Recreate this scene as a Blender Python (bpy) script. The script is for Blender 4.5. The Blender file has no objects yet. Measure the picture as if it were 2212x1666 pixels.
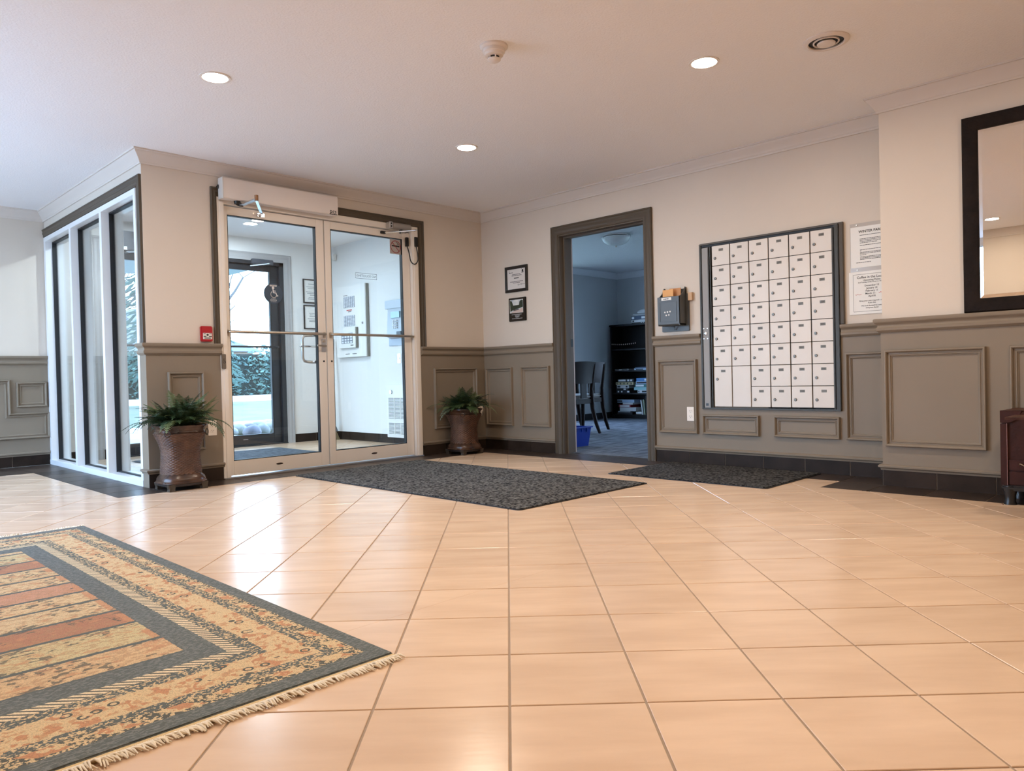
import bpy, bmesh, math, random
from mathutils import Vector, Matrix
random.seed(7)
C = bpy.context.scene.collection
S = bpy.context.scene
PI = math.pi
H = 2.4136          # ceiling
LX = -3.307         # sidelight wall plane
DY = 2.592          # far left wall plane
JY, JX = -3.955, -0.313

# ------------------------------------------------------------------ camera
CAMP = (-5.23608, -5.57000, 0.743244)
FPX, YAW, PITCH, ROLL = 1600.667, 0.7912825, -0.0133132, -0.0241086
def cam_axes():
    f = Vector((math.sin(YAW), math.cos(YAW), 0)); r = Vector((math.cos(YAW), -math.sin(YAW), 0)); u = Vector((0, 0, 1))
    f2 = f*math.cos(PITCH)+u*math.sin(PITCH); u2 = u*math.cos(PITCH)-f*math.sin(PITCH)
    r3 = r*math.cos(ROLL)+u2*math.sin(ROLL); u3 = u2*math.cos(ROLL)-r*math.sin(ROLL)
    return r3, u3, f2
AR, AU, AF = cam_axes()
cam = bpy.data.cameras.new('camera'); camo = bpy.data.objects.new('camera', cam); C.objects.link(camo)
m = Matrix((AR, AU, -AF)).transposed().to_4x4(); m.translation = Vector(CAMP); camo.matrix_world = m
cam.sensor_fit = 'HORIZONTAL'; cam.sensor_width = 36; cam.lens = 36*FPX/2212; cam.clip_start = 0.02; cam.clip_end = 400
S.camera = camo
def project(p):
    d = Vector(p)-Vector(CAMP); z = d.dot(AF)
    if z < 0.05: return None
    return (1106+FPX*d.dot(AR)/z, 833-FPX*d.dot(AU)/z, z)

# ------------------------------------------------------------------ world, exposure
W = bpy.data.worlds.new('overcast_sky'); S.world = W; W.use_nodes = True
nt = W.node_tree; bgn = nt.nodes['Background']
SKY_COL, SKY_STR = (0.37, 0.57, 1.0), 14.0
tc = nt.nodes.new('ShaderNodeTexCoord'); sp = nt.nodes.new('ShaderNodeSeparateXYZ'); rmp = nt.nodes.new('ShaderNodeValToRGB')
nt.links.new(tc.outputs['Generated'], sp.inputs[0]); nt.links.new(sp.outputs['Z'], rmp.inputs[0]); nt.links.new(rmp.outputs[0], bgn.inputs[0])
rmp.color_ramp.elements[0].position = 0.0; rmp.color_ramp.elements[0].color = (0.55, 0.75, 1.0, 1)
rmp.color_ramp.elements[1].position = 0.7; rmp.color_ramp.elements[1].color = (*SKY_COL, 1)
bgn.inputs[1].default_value = SKY_STR
S.view_settings.view_transform = 'Standard'; S.view_settings.look = 'None'; S.view_settings.gamma = 1.0
S.view_settings.use_curve_mapping = False
S.view_settings.exposure = -0.03
LAMP = 365.0
LAMP_COL = (1.0, 0.85, 0.69)
cy = S.cycles
cy.max_bounces = 6; cy.diffuse_bounces = 4; cy.glossy_bounces = 4; cy.transparent_max_bounces = 16; cy.transmission_bounces = 2
cy.sample_clamp_indirect = 6.0; cy.use_adaptive_sampling = True; cy.adaptive_threshold = 0.1; cy.use_light_tree = False; cy.use_denoising = True; cy.caustics_reflective = False; cy.caustics_refractive = False

# daylight reaches the room through window openings: sampling portals in the openings
def portal(name, loc, rot, sx, sy):
    l = bpy.data.lights.new(name, 'AREA'); l.shape = 'RECTANGLE'; l.size = sx; l.size_y = sy; l.cycles.is_portal = True
    o = bpy.data.objects.new(name, l); C.objects.link(o); o.location = loc; o.rotation_euler = rot
portal('daylight_portal', (-6.19, 0.35, 1.25), (0, -PI/2, 0), 2.25, 3.9)
portal('daylight_portal', (-1.8, 2.66, 1.1), (-PI/2, 0, 0), 1.9, 2.0)
portal('daylight_portal', (2.16, 2.03, 1.25), (-PI/2, 0, 0), 3.0, 2.1)
portal('daylight_portal', (4.98, -1.9, 1.25), (0, PI/2, 0), 2.1, 2.5)

# ------------------------------------------------------------------ materials
MATS = {}
def mat(name, col, rough=0.5, metal=0.0, spec=0.5, var=0.0, vscale=8.0, bump=0.0, bscale=60.0, emit=None, estr=0.0, coat=0.0, col2=None, stretch=None, rand=0.0, detail=4):
    if name in MATS: return MATS[name]
    M = bpy.data.materials.new(name); M.use_nodes = True; t = M.node_tree; b = t.nodes['Principled BSDF']
    b.inputs['Base Color'].default_value = (*col, 1); b.inputs['Roughness'].default_value = rough
    b.inputs['Metallic'].default_value = metal; b.inputs['Specular IOR Level'].default_value = spec
    b.inputs['Coat Weight'].default_value = coat
    if emit:
        b.inputs['Emission Color'].default_value = (*emit, 1); b.inputs['Emission Strength'].default_value = estr
    if var > 0 or bump > 0:
        tc = t.nodes.new('ShaderNodeTexCoord'); mp = t.nodes.new('ShaderNodeMapping'); t.links.new(tc.outputs['Object'], mp.inputs[0])
        if stretch: mp.inputs['Scale'].default_value = stretch
        if rand > 0:
            oi = t.nodes.new('ShaderNodeObjectInfo'); ml = t.nodes.new('ShaderNodeMath'); ml.operation = 'MULTIPLY'; ml.inputs[1].default_value = 37.0
            t.links.new(oi.outputs['Random'], ml.inputs[0]); t.links.new(ml.outputs[0], mp.inputs['Location'])
    if var > 0:
        n = t.nodes.new('ShaderNodeTexNoise'); n.inputs['Scale'].default_value = vscale; n.inputs['Detail'].default_value = detail
        t.links.new(mp.outputs[0], n.inputs['Vector'])
        r = t.nodes.new('ShaderNodeValToRGB'); c2 = col2 or tuple(max(0, c*(1-var)) for c in col)
        r.color_ramp.elements[0].position = 0.35; r.color_ramp.elements[1].position = 0.65
        r.color_ramp.elements[0].color = (*c2, 1); r.color_ramp.elements[1].color = (*col, 1)
        t.links.new(n.outputs['Fac'], r.inputs[0]); out = r.outputs[0]
        if rand > 0:
            hsv = t.nodes.new('ShaderNodeHueSaturation'); mr = t.nodes.new('ShaderNodeMapRange')
            mr.inputs['To Min'].default_value = 1-rand; mr.inputs['To Max'].default_value = 1+rand
            t.links.new(oi.outputs['Random'], mr.inputs['Value']); t.links.new(mr.outputs[0], hsv.inputs['Value']); t.links.new(out, hsv.inputs['Color']); out = hsv.outputs[0]
        t.links.new(out, b.inputs['Base Color'])
    if bump > 0:
        n2 = t.nodes.new('ShaderNodeTexNoise'); n2.inputs['Scale'].default_value = bscale; n2.inputs['Detail'].default_value = 3
        t.links.new(mp.outputs[0], n2.inputs['Vector'])
        bp = t.nodes.new('ShaderNodeBump'); bp.inputs['Strength'].default_value = bump; bp.inputs['Distance'].default_value = 0.01
        t.links.new(n2.outputs['Fac'], bp.inputs['Height']); t.links.new(bp.outputs[0], b.inputs['Normal'])
    MATS[name] = M; return M

def glass_mat(name, tint=(0.96, 0.985, 0.98), refl=1.0):
    M = bpy.data.materials.new(name); M.use_nodes = True; t = M.node_tree; t.nodes.clear()
    o = t.nodes.new('ShaderNodeOutputMaterial'); mx = t.nodes.new('ShaderNodeMixShader'); tr = t.nodes.new('ShaderNodeBsdfTransparent'); gl = t.nodes.new('ShaderNodeBsdfGlossy')
    fr = t.nodes.new('ShaderNodeLayerWeight'); fr.inputs['Blend'].default_value = 0.5      # Schlick reflectance, same from both sides of the pane
    pw = t.nodes.new('ShaderNodeMath'); pw.operation = 'POWER'; pw.inputs[1].default_value = 5.0; t.links.new(fr.outputs['Facing'], pw.inputs[0])
    ml = t.nodes.new('ShaderNodeMath'); ml.operation = 'MULTIPLY_ADD'; ml.inputs[1].default_value = 0.96*refl; ml.inputs[2].default_value = 0.04*refl
    tr.inputs[0].default_value = (*tint, 1); gl.inputs['Roughness'].default_value = 0.0
    t.links.new(pw.outputs[0], ml.inputs[0]); t.links.new(ml.outputs[0], mx.inputs[0]); t.links.new(tr.outputs[0], mx.inputs[1]); t.links.new(gl.outputs[0], mx.inputs[2]); t.links.new(mx.outputs[0], o.inputs[0])
    MATS[name] = M; return M

WALL = mat('wall_paint', (0.70, 0.605, 0.505), 0.6, var=0.03, vscale=1.5, bump=0.03, bscale=180)
CEIL = mat('ceiling_paint', (0.91, 0.885, 0.88), 0.8, bump=0.25, bscale=90)
TRIMW = mat('crown_paint', (0.70, 0.62, 0.545), 0.45)
TAUPE = mat('wainscot_paint', (0.252, 0.200, 0.147), 0.45, spec=0.25, var=0.04, vscale=3)
CASE = mat('casing_paint', (0.092, 0.071, 0.050), 0.45, spec=0.25)
CREAM = mat('cream_metal', (0.82, 0.74, 0.65), 0.35)
WHITEM = mat('white_metal', (0.82, 0.81, 0.80), 0.3)
TILE = mat('floor_tile_glaze', (0.82, 0.59, 0.405), 0.23, spec=0.58, var=0.12, vscale=5.0, col2=(0.73, 0.51, 0.345), stretch=(0.55, 2.4, 1), rand=0.05, bump=0.015, bscale=30, detail=6)
DTILE = mat('dark_tile_glaze', (0.062, 0.043, 0.033), 0.36, spec=0.25, var=0.35, vscale=7, rand=0.2, bump=0.03, bscale=25)
BTILE = mat('base_tile_glaze', (0.040, 0.026, 0.019), 0.4, spec=0.12, var=0.35, vscale=7, rand=0.2)
GROUT = mat('grout', (0.40, 0.31, 0.235), 0.85, bump=0.2, bscale=200)
GROUTL = mat('grout_light', (0.42, 0.36, 0.29), 0.85)
BLACK = mat('black_rubber', (0.008, 0.008, 0.01), 0.55)
BLACKP = mat('black_plastic', (0.012, 0.012, 0.013), 0.35)
CHROME = mat('chrome', (0.75, 0.75, 0.76), 0.16, 1.0)
STEEL = mat('brushed_steel', (0.58, 0.51, 0.43), 0.33, 1.0)
ALU = mat('aluminium', (0.62, 0.62, 0.63), 0.32, 1.0)
BRONZE = mat('bronze_frame', (0.022, 0.024, 0.030), 0.35, var=0.3, vscale=3)
PAPER = mat('paper', (0.86, 0.84, 0.80), 0.7)
INK = mat('ink', (0.02, 0.02, 0.02), 0.7)
REDINK = mat('red_ink', (0.55, 0.08, 0.06), 0.7)
WHITEINK = mat('white_ink', (0.80, 0.80, 0.80), 0.6)
GLASS = glass_mat('clear_glass')
GLASSW = glass_mat('window_glass', (0.95, 0.98, 0.99))

# ------------------------------------------------------------------ mesh builder
class MB:
    def __init__(s): s.v = []; s.f = []
    def add(s, vs, fs):
        n = len(s.v); s.v += [tuple(x) for x in vs]; s.f += [tuple(i+n for i in q) for q in fs]; return s
    def box(s, x0, x1, y0, y1, z0, z1):
        x0, x1 = min(x0, x1), max(x0, x1); y0, y1 = min(y0, y1), max(y0, y1); z0, z1 = min(z0, z1), max(z0, z1)
        return s.add([(x0,y0,z0),(x1,y0,z0),(x1,y1,z0),(x0,y1,z0),(x0,y0,z1),(x1,y0,z1),(x1,y1,z1),(x0,y1,z1)],
                     [(0,3,2,1),(4,5,6,7),(0,1,5,4),(1,2,6,5),(2,3,7,6),(3,0,4,7)])
    def prism(s, poly, a, b, ax='z'):
        n = len(poly)
        def P(u, v, w): return (u, v, w) if ax == 'z' else ((u, w, v) if ax == 'y' else (w, u, v))
        vs = [P(u, v, a) for u, v in poly]+[P(u, v, b) for u, v in poly]
        fs = [tuple(reversed(range(n))), tuple(range(n, 2*n))]+[(i, (i+1) % n, n+(i+1) % n, n+i) for i in range(n)]
        if ax == 'y': fs = [tuple(reversed(q)) for q in fs]
        return s.add(vs, fs)
    def tube(s, pts, r, n=8, cap=True):
        pts = [Vector(p) for p in pts]; rs = r if isinstance(r, (list, tuple)) else [r]*len(pts)
        vs = []; up = None
        for i, p in enumerate(pts):
            d = (pts[min(i+1, len(pts)-1)]-pts[max(i-1, 0)])
            d = d.normalized() if d.length > 1e-9 else Vector((0, 0, 1))
            if up is None:
                up = d.orthogonal().normalized()
            else:
                up = (up-d*up.dot(d)); up = up.normalized() if up.length > 1e-6 else d.orthogonal().normalized()
            w = d.cross(up)
            for k in range(n):
                a = 2*PI*k/n; vs.append(p+(up*math.cos(a)+w*math.sin(a))*rs[i])
        fs = []
        for i in range(len(pts)-1):
            for k in range(n):
                fs.append((i*n+k, i*n+(k+1) % n, (i+1)*n+(k+1) % n, (i+1)*n+k))
        if cap: fs += [tuple(reversed(range(n))), tuple(range((len(pts)-1)*n, len(pts)*n))]
        return s.add(vs, fs)
    def cyl(s, p0, p1, r0, r1=None, n=16): return s.tube([p0, p1], [r0, r0 if r1 is None else r1], n)
    def lathe(s, prof, n=24, c=(0, 0, 0), sx=None, cap=True):
        vs = []; fs = []
        for r, z in prof:
            for k in range(n):
                a = 2*PI*k/n; rr = r*(sx(a) if sx else 1)
                vs.append((c[0]+rr*math.cos(a), c[1]+rr*math.sin(a), c[2]+z))
        for i in range(len(prof)-1):
            for k in range(n): fs.append((i*n+k, i*n+(k+1) % n, (i+1)*n+(k+1) % n, (i+1)*n+k))
        if cap: fs += [tuple(reversed(range(n))), tuple(range((len(prof)-1)*n, len(prof)*n))]
        return s.add(vs, fs)
    def sweep(s, path, prof, side=-1, closed=False, plane='xy', off=0.0):
        """profile (d,h) swept along a 2d path with mitred corners; d measured to the right (side=-1) of travel."""
        n = len(path); pts = [Vector((p[0], p[1])) for p in path]; rows = []
        for i in range(n):
            def nrm(a, b):
                d = (b-a).normalized(); return Vector((d.y, -d.x))*(-side)
            if closed: n0 = nrm(pts[i-1], pts[i]); n1 = nrm(pts[i], pts[(i+1) % n])
            else:
                n0 = nrm(pts[i-1], pts[i]) if i > 0 else nrm(pts[i], pts[i+1]); n1 = nrm(pts[i], pts[i+1]) if i < n-1 else n0
            mi = (n0+n1).normalized(); sc = 1/max(0.2, mi.dot(n1)); rows.append((pts[i], mi*sc))
        vs = []
        for p, mi in rows:
            for d, h in prof:
                q = p+mi*d
                vs.append((q.x, q.y, h) if plane == 'xy' else (q.x, off-h, q.y))
        k = len(prof); fs = []
        for i in range(n if closed else n-1):
            j = (i+1) % n
            for a in range(k-1): fs.append((i*k+a, j*k+a, j*k+a+1, i*k+a+1))
        if not closed: fs += [tuple(range(k)), tuple(reversed(range((n-1)*k, n*k)))]
        return s.add(vs, fs)
    def mesh(s, name, m=None, smooth=False, bevel=0.0, seg=2):
        me = bpy.data.meshes.new(name); me.from_pydata(s.v, [], s.f)
        bm = bmesh.new(); bm.from_mesh(me)
        if bevel > 0:
            bmesh.ops.bevel(bm, geom=[e for e in bm.edges if len(e.link_faces) == 2 and e.calc_face_angle(0) > 0.5], offset=bevel, segments=seg, affect='EDGES', clamp_overlap=True)
        bmesh.ops.recalc_face_normals(bm, faces=bm.faces); bm.to_mesh(me); bm.free()
        if smooth:
            for p in me.polygons: p.use_smooth = True
            if smooth != 'all':
                try: me.set_sharp_from_angle(angle=0.7)
                except Exception: pass
        if m: me.materials.append(m)
        return me
    def build(s, name, m, parent=None, smooth=False, bevel=0.0, kind=None, loc=None, world=False, seg=2):
        o = bpy.data.objects.new(name, s.mesh(name, m, smooth, bevel, seg)); C.objects.link(o)
        if loc: o.location = loc
        if parent is not None:
            o.parent = parent
        if kind: o['kind'] = kind
        return o

def link(name, me, parent=None, loc=(0, 0, 0), rotz=0):
    o = bpy.data.objects.new(name, me); C.objects.link(o); o.location = loc; o.rotation_euler = (0, 0, rotz)
    if parent is not None: o.parent = parent
    return o
def tag(o, label, cat, group=None, kind=None):
    o['label'] = label; o['category'] = cat
    if group: o['group'] = group
    if kind: o['kind'] = kind
    return o
def thing(name, label, cat, loc=(0, 0, 0), rotz=0, group=None):
    o = bpy.data.objects.new(name, None); C.objects.link(o); o.empty_display_size = 0.1
    o.location = loc; o.rotation_euler = (0, 0, rotz); return tag(o, label, cat, group)
def struct(name, loc=(0, 0, 0), rotz=0, label=None):
    o = bpy.data.objects.new(name, None); C.objects.link(o); o.location = loc; o.rotation_euler = (0, 0, rotz); o['kind'] = 'structure'
    if label: o['label'] = label
    return o
RB = -PI/2     # rotation of things hung on walls that face -X
_tc = {}
def text(name, s, size, m, parent, x, y, z, align='CENTER', mirror=False, bold=0.0, xs=1.0):
    key = (s, align, bold)
    if key not in _tc:
        cu = bpy.data.curves.new('t', 'FONT'); cu.body = s; cu.align_x = align; cu.align_y = 'CENTER'; cu.size = 1.0; cu.resolution_u = 2; cu.offset = bold
        ob = bpy.data.objects.new('t', cu); me = ob.to_mesh()
        _tc[key] = ([tuple(v.co) for v in me.vertices], [tuple(p.vertices) for p in me.polygons]); ob.to_mesh_clear(); bpy.data.objects.remove(ob); bpy.data.curves.remove(cu)
    vs, fs = _tc[key]; k = -1 if mirror else 1
    me = bpy.data.meshes.new(name); me.from_pydata([(k*v[0]*size*xs, 0, v[1]*size) for v in vs], [], fs); me.materials.append(m)
    o = bpy.data.objects.new(name, me); C.objects.link(o); o.location = (x, y, z); o.parent = parent
    return o
def printed_lines(name, parent, m, rows, y, h=0.003, name2=None):
    mb = MB()
    for x0, x1, z in rows:
        x = x0
        while x < x1-0.002:
            w = random.uniform(0.006, 0.017); e = min(x1, x+w); mb.add([(x, y, z), (e, y, z), (e, y, z+h), (x, y, z+h)], [(0, 1, 2, 3)]); x = e+0.0016
    return mb.build(name, m, parent, kind='stuff')

# ------------------------------------------------------------------ floor
MB().box(-6.4, 5.12, -8.25, 2.74, -0.4, -0.055).build('foundation_light_seal', GROUT)['kind'] = 'structure'  # unseen slab added to stop sky light leaking through gaps under the walls
fl = MB().box(-6.3, 0.03, -8.2, 0.12, -0.06, -0.003).box(-6.3, LX+0.02, 0.12, DY+0.02, -0.06, -0.003).box(0.03, 0.115, -2.05, -1.02, -0.06, -0.003).build('floor', GROUT); fl['kind'] = 'structure'
ST = 0.308; GW = 0.0055
T0 = (-4.0724, -4.3883); E1 = (math.cos(-PI/4), math.sin(-PI/4)); E2 = (math.cos(PI/4), math.sin(PI/4))
RECTS = [(-6.23, -3.607, -0.29, 1.885), (-6.23, -0.29, -3.68, -0.29), (-6.23, -0.605, -8.0, -3.68)]
def clip(poly, x0, x1, y0, y1):
    for ax, v, sg in ((0, x0, 1), (0, x1, -1), (1, y0, 1), (1, y1, -1)):
        out = []
        for i in range(len(poly)):
            a, b = poly[i-1], poly[i]; da, db = sg*(a[ax]-v), sg*(b[ax]-v)
            if da >= 0 and db >= 0: out.append(b)
            elif da >= 0 > db or da < 0 <= db:
                t = da/(da-db); q = (a[0]+(b[0]-a[0])*t, a[1]+(b[1]-a[1])*t)
                out.append(q)
                if db >= 0: out.append(b)
        poly = out
        if len(poly) < 3: return []
    return poly
def parea(p): return abs(sum(p[i-1][0]*p[i][1]-p[i][0]*p[i-1][1] for i in range(len(p))))/2
def tile_mesh(polys, name, m, cx, cy, a=0.0):
    mb = MB(); ca, sa = math.cos(-a), math.sin(-a)
    for poly in polys:
        loc = [((x-cx)*ca-(y-cy)*sa, (x-cx)*sa+(y-cy)*ca) for x, y in poly]
        n = len(loc); ux = sum(p[0] for p in loc)/n; uy = sum(p[1] for p in loc)/n
        ins = [(x+(ux-x)*0.008, y+(uy-y)*0.008) for x, y in loc]
        vs = [(x, y, -0.006) for x, y in loc]+[(x, y, -0.0012) for x, y in loc]+[(x, y, 0) for x, y in ins]
        fs = [tuple(range(2*n, 3*n))]
        for i in range(n):
            j = (i+1) % n; fs += [(i, j, n+j, n+i), (n+i, n+j, 2*n+j, 2*n+i)]
        mb.add(vs, fs)
    return mb.mesh(name, m)
def lay_diagonal(rects, parent, tilemat, imax, cap, name='floor_tile'):
    lst = []; h = (ST-GW)/2
    for i in range(-imax, imax):
        for j in range(-imax, imax):
            cx = T0[0]+E1[0]*ST*(i+.5)+E2[0]*ST*(j+.5); cy_ = T0[1]+E1[1]*ST*(i+.5)+E2[1]*ST*(j+.5)
            sq = [(cx+E1[0]*a*h+E2[0]*b*h, cy_+E1[1]*a*h+E2[1]*b*h) for a, b in ((-1, -1), (1, -1), (1, 1), (-1, 1))]
            polys = []
            for r in rects:
                p = clip(sq, *r)
                if p and parea(p) > 2e-4: polys.append(p)
            if not polys: continue
            vis = 0
            for p in polys:
                pr = [project((x, y, 0)) for x, y in p]
                if all(pr) and any(-10 < q[0] < 2222 and q[1] < 1690 for q in pr): vis = max(vis, parea([(q[0], q[1]) for q in pr]))
            full = len(polys) == 1 and abs(parea(polys[0])-(2*h)**2) < 1e-5
            lst.append((vis, cx, cy_, polys, full))
    lst.sort(key=lambda t: -t[0]); shared = None; rest = []
    for k, (vis, cx, cy_, polys, full) in enumerate(lst):
        if vis > 0 and k < cap:
            if full:
                if shared is None: shared = tile_mesh(polys, name, tilemat, cx, cy_, -PI/4)
                link(name, shared, parent, (cx, cy_, 0), -PI/4)
            else: link(name, tile_mesh(polys, name, tilemat, cx, cy_, -PI/4), parent, (cx, cy_, 0), -PI/4)
        else: rest += polys
    if rest:
        o = link('far_tiles', tile_mesh(rest, 'far_tiles', tilemat, 0, 0), parent); o['kind'] = 'stuff'
lay_diagonal(RECTS, fl, TILE, 30, 298)
# dark border tiles along the walls
def border(cells):
    for x0, x1, y0, y1 in cells:
        g = 0.0025; cx, cy_ = (x0+x1)/2, (y0+y1)/2
        link('border_tile', tile_mesh([[(x0+g, y0+g), (x1-g, y0+g), (x1-g, y1-g), (x0+g, y1-g)]], 'border_tile', DTILE, cx, cy_), fl, (cx, cy_, 0))
cells = []
xs = [-3.607]+[LX+0.305*k for k in range(0, 10)]+[-0.29, 0.0]
cells += [(xs[i], xs[i+1], -0.29, 0.0) for i in range(len(xs)-1) if xs[i+1]-xs[i] > 0.02]
ys = [-0.29-0.3133*k for k in range(0, 11)]+[-3.68, JY]
cells += [(-0.29, 0.0, ys[i+1], ys[i]) for i in range(len(ys)-1) if ys[i]-ys[i+1] > 0.02]
cells += [(-0.605, -0.29, JY, -3.68)]
ys = [JY-0.305*k for k in range(0, 13)]
cells += [(-0.605, JX, ys[i+1], ys[i]) for i in range(12)]
ys = [0.0+0.314*k for k in range(0, 7)]
cells += [(-3.607, LX, ys[i], ys[i+1]) for i in range(6)]+[(-3.607, LX, 1.885, 2.24), (-3.607, LX, 2.24, DY)]
for k in range(6):
    for a, b in ((1.885, 2.24), (2.24, DY)): cells.append((-3.607-0.305*(k+1), -3.607-0.305*k, a, b))
cells += [(0.0, 0.11, -1.06-0.315*(k+1), -1.06-0.315*k) for k in range(3)]
border(cells)

# vestibule floor
fv = MB().box(LX+0.02, -0.15, 0.12, DY+0.12, -0.06, -0.003).build('floor_vestibule', GROUT); fv['kind'] = 'structure'
lay_diagonal([(LX+0.1, -0.15, 0.125, DY)], fv, TILE, 30, 70)
# lounge carpet
CARPET = mat('grey_carpet', (0.16, 0.165, 0.18), 0.95, var=0.8, vscale=9, col2=(0.045, 0.047, 0.055), stretch=(0.45, 1.6, 1), bump=0.5, bscale=300)
flo = MB().box(0.11, 5.2, -3.4, 2.1, -0.05, 0.004).build('floor_lounge', CARPET); flo['kind'] = 'structure'

# ------------------------------------------------------------------ ceiling and walls
ce = MB().box(-6.38, 0.2, -8.2, 2.75, H, H+0.12).build('ceiling', CEIL); ce['kind'] = 'structure'
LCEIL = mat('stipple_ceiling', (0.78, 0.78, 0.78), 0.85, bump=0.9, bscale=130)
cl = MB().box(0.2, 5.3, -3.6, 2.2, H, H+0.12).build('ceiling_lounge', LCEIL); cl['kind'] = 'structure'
DW = 0.008
def wall(name, boxes, m=WALL):
    mb = MB()
    for b in boxes: mb.box(*b)
    o = mb.build(name, m); o['kind'] = 'structure'; return o
DL, DR, DT = -2.765, -0.828, 2.167
w_back = wall('wall_back', [(LX+DW, DL, DW, 0.12, 0, H), (DR, 0.15, DW, 0.12, 0, H), (DL, DR, DW, 0.12, DT, H)])
OL, OR, OT = -1.045, -2.005, 2.03
w_right = wall('wall_right', [(DW, 0.16, OL, 0.12, 0, H), (DW, 0.16, JY, OR, 0, H), (DW, 0.16, OR, OL, OT, H)])
w_bay = wall('wall_right_bay', [(JX+DW, 0.16, -8.2, JY-DW, 0, H)])
w_side = wall('wall_sidelight', [(LX+DW, LX+0.17, 0.12, DY, 2.17, H)])
w_left = wall('wall_left', [(-6.38, LX+0.17, DY+DW, DY+0.14, 0, H)])
w_far = wall('wall_vestibule_far', [(LX+0.17, -2.80, DY+DW, DY+0.14, 0, H), (-0.80, 0.15, DY+DW, DY+0.14, 0, H), (-2.80, -0.80, DY+DW, DY+0.14, 2.17, H)], mat('vestibule_paint', (0.80, 0.78, 0.755), 0.6))
w_vr = wall('wall_vestibule_right', [(-0.15, 0.0, 0.12, DY+DW, 0, H)], MATS['vestibule_paint'])
w_win = wall('wall_window_side', [(-6.38, -6.23, -3.35, -1.6, 0, H), (-6.38, -6.23, 2.3, DY+0.14, 0, H), (-6.38, -6.23, -1.6, 2.3, 0, 0.1), (-6.38, -6.23, -1.6, 2.3, 2.36, H)])
w_l2 = wall('wall_left_near', [(-6.38, -6.23, -8.2, -3.35, 0, H)])
w_rear = wall('wall_rear', [(-6.3, -0.2, -8.2, -8.0, 0, H)])
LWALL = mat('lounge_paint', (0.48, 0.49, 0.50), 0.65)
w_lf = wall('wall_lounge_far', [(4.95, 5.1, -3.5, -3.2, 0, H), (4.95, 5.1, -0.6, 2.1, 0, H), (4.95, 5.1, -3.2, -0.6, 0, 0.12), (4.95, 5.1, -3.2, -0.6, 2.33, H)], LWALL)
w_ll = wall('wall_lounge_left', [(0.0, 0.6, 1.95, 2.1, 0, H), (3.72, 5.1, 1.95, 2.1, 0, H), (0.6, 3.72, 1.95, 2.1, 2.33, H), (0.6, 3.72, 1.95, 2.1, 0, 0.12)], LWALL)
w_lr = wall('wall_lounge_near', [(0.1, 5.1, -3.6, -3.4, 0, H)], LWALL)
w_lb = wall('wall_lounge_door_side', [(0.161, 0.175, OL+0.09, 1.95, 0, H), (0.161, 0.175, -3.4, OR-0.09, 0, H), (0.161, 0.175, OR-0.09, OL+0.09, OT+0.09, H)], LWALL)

# crown mouldings
CROWN = [(0, -0.095), (0.010, -0.095), (0.013, -0.090), (0.013, -0.082), (0.018, -0.078), (0.020, -0.071), (0.027, -0.060), (0.038, -0.044), (0.049, -0.030), (0.056, -0.019), (0.058, -0.013), (0.066, -0.011), (0.066, 0.0), (0, 0)]
def crown(name, path, m=TRIMW, prof=CROWN):
    o = MB().sweep(path, [(d, H+h) for d, h in prof]).build(name, m, smooth=True); o['kind'] = 'structure'; return o
crown('trim_crown_left', [(-6.23, DY+DW), (LX+DW, DY+DW), (LX+DW, DW), (DW, DW), (DW, JY-DW), (JX+DW, JY-DW), (JX+DW, -8.0)])
crown('trim_crown_near', [(-0.32, -8.0), (-6.23, -8.0), (-6.23, DY)])
crown('trim_crown_lounge', [(3.72, 1.95), (4.95, 1.95), (4.95, -3.4)], mat('lounge_crown', (0.72, 0.73, 0.74), 0.5))

# wainscot: slab, chair rail, base cap, framed mouldings (children of one piece per wall)
RAIL = [(0, 0.955), (0.008, 0.955), (0.015, 0.962), (0.021, 0.968), (0.022, 0.982), (0.015, 0.989), (0.014, 0.999), (0.019, 1.008), (0.029, 1.015), (0.034, 1.021), (0.034, 1.036), (0.030, 1.040), (-0.008, 1.040), (-0.008, 0.955)]
CAP = [(-0.006, 0.098), (0.009, 0.098), (0.010, 0.106), (0.014, 0.112), (0.021, 0.116), (0.022, 0.126), (0.017, 0.131), (0.0, 0.133)]
FR = [(0, 0), (0, 0.020), (0.003, 0.027), (0.009, 0.028), (0.014, 0.024), (0.0165, 0.012), (0.0175, 0.008), (0.026, 0.009), (0.029, 0.013), (0.033, 0.013), (0.036, 0.006), (0.040, 0.005), (0.042, 0.0)]
def frame_rect(x0, x1, z0, z1): return [(x0, z0), (x0, z1), (x1, z1), (x1, z0)]
def wains(name, slab, railpath, cappath, frames, fr_loc, fr_rot):
    st = struct(name)
    if slab:
        mb = MB()
        for b in slab: mb.box(*b)
        mb.build('panel_board', TAUPE, st)
    for rp in railpath: MB().sweep(rp, RAIL).build('chair_rail', TAUPE, st, smooth=True)
    for cp in cappath: MB().sweep(cp, CAP).build('base_cap', TAUPE, st, smooth=True)
    for poly in frames:
        o = MB().sweep(poly, FR, closed=True, plane='xz').build('panel_moulding', TAUPE, st, smooth=True)
        o.location = fr_loc; o.rotation_euler = (0, 0, fr_rot)
    return st
ZB, ZT = 0.1, 1.0
wains('trim_1', [(LX, DL, 0.0, DW, ZB, ZT), (LX, LX+DW, DW, 0.118, ZB, ZT)], [[(LX, 0.118), (LX, 0.0), (DL+0.006, 0.0)]], [[(LX, 0.118), (LX, 0.0), (DL+0.006, 0.0)]], [frame_rect(-3.163, -2.902, 0.247, 0.828)], (0, 0, 0), 0)
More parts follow.
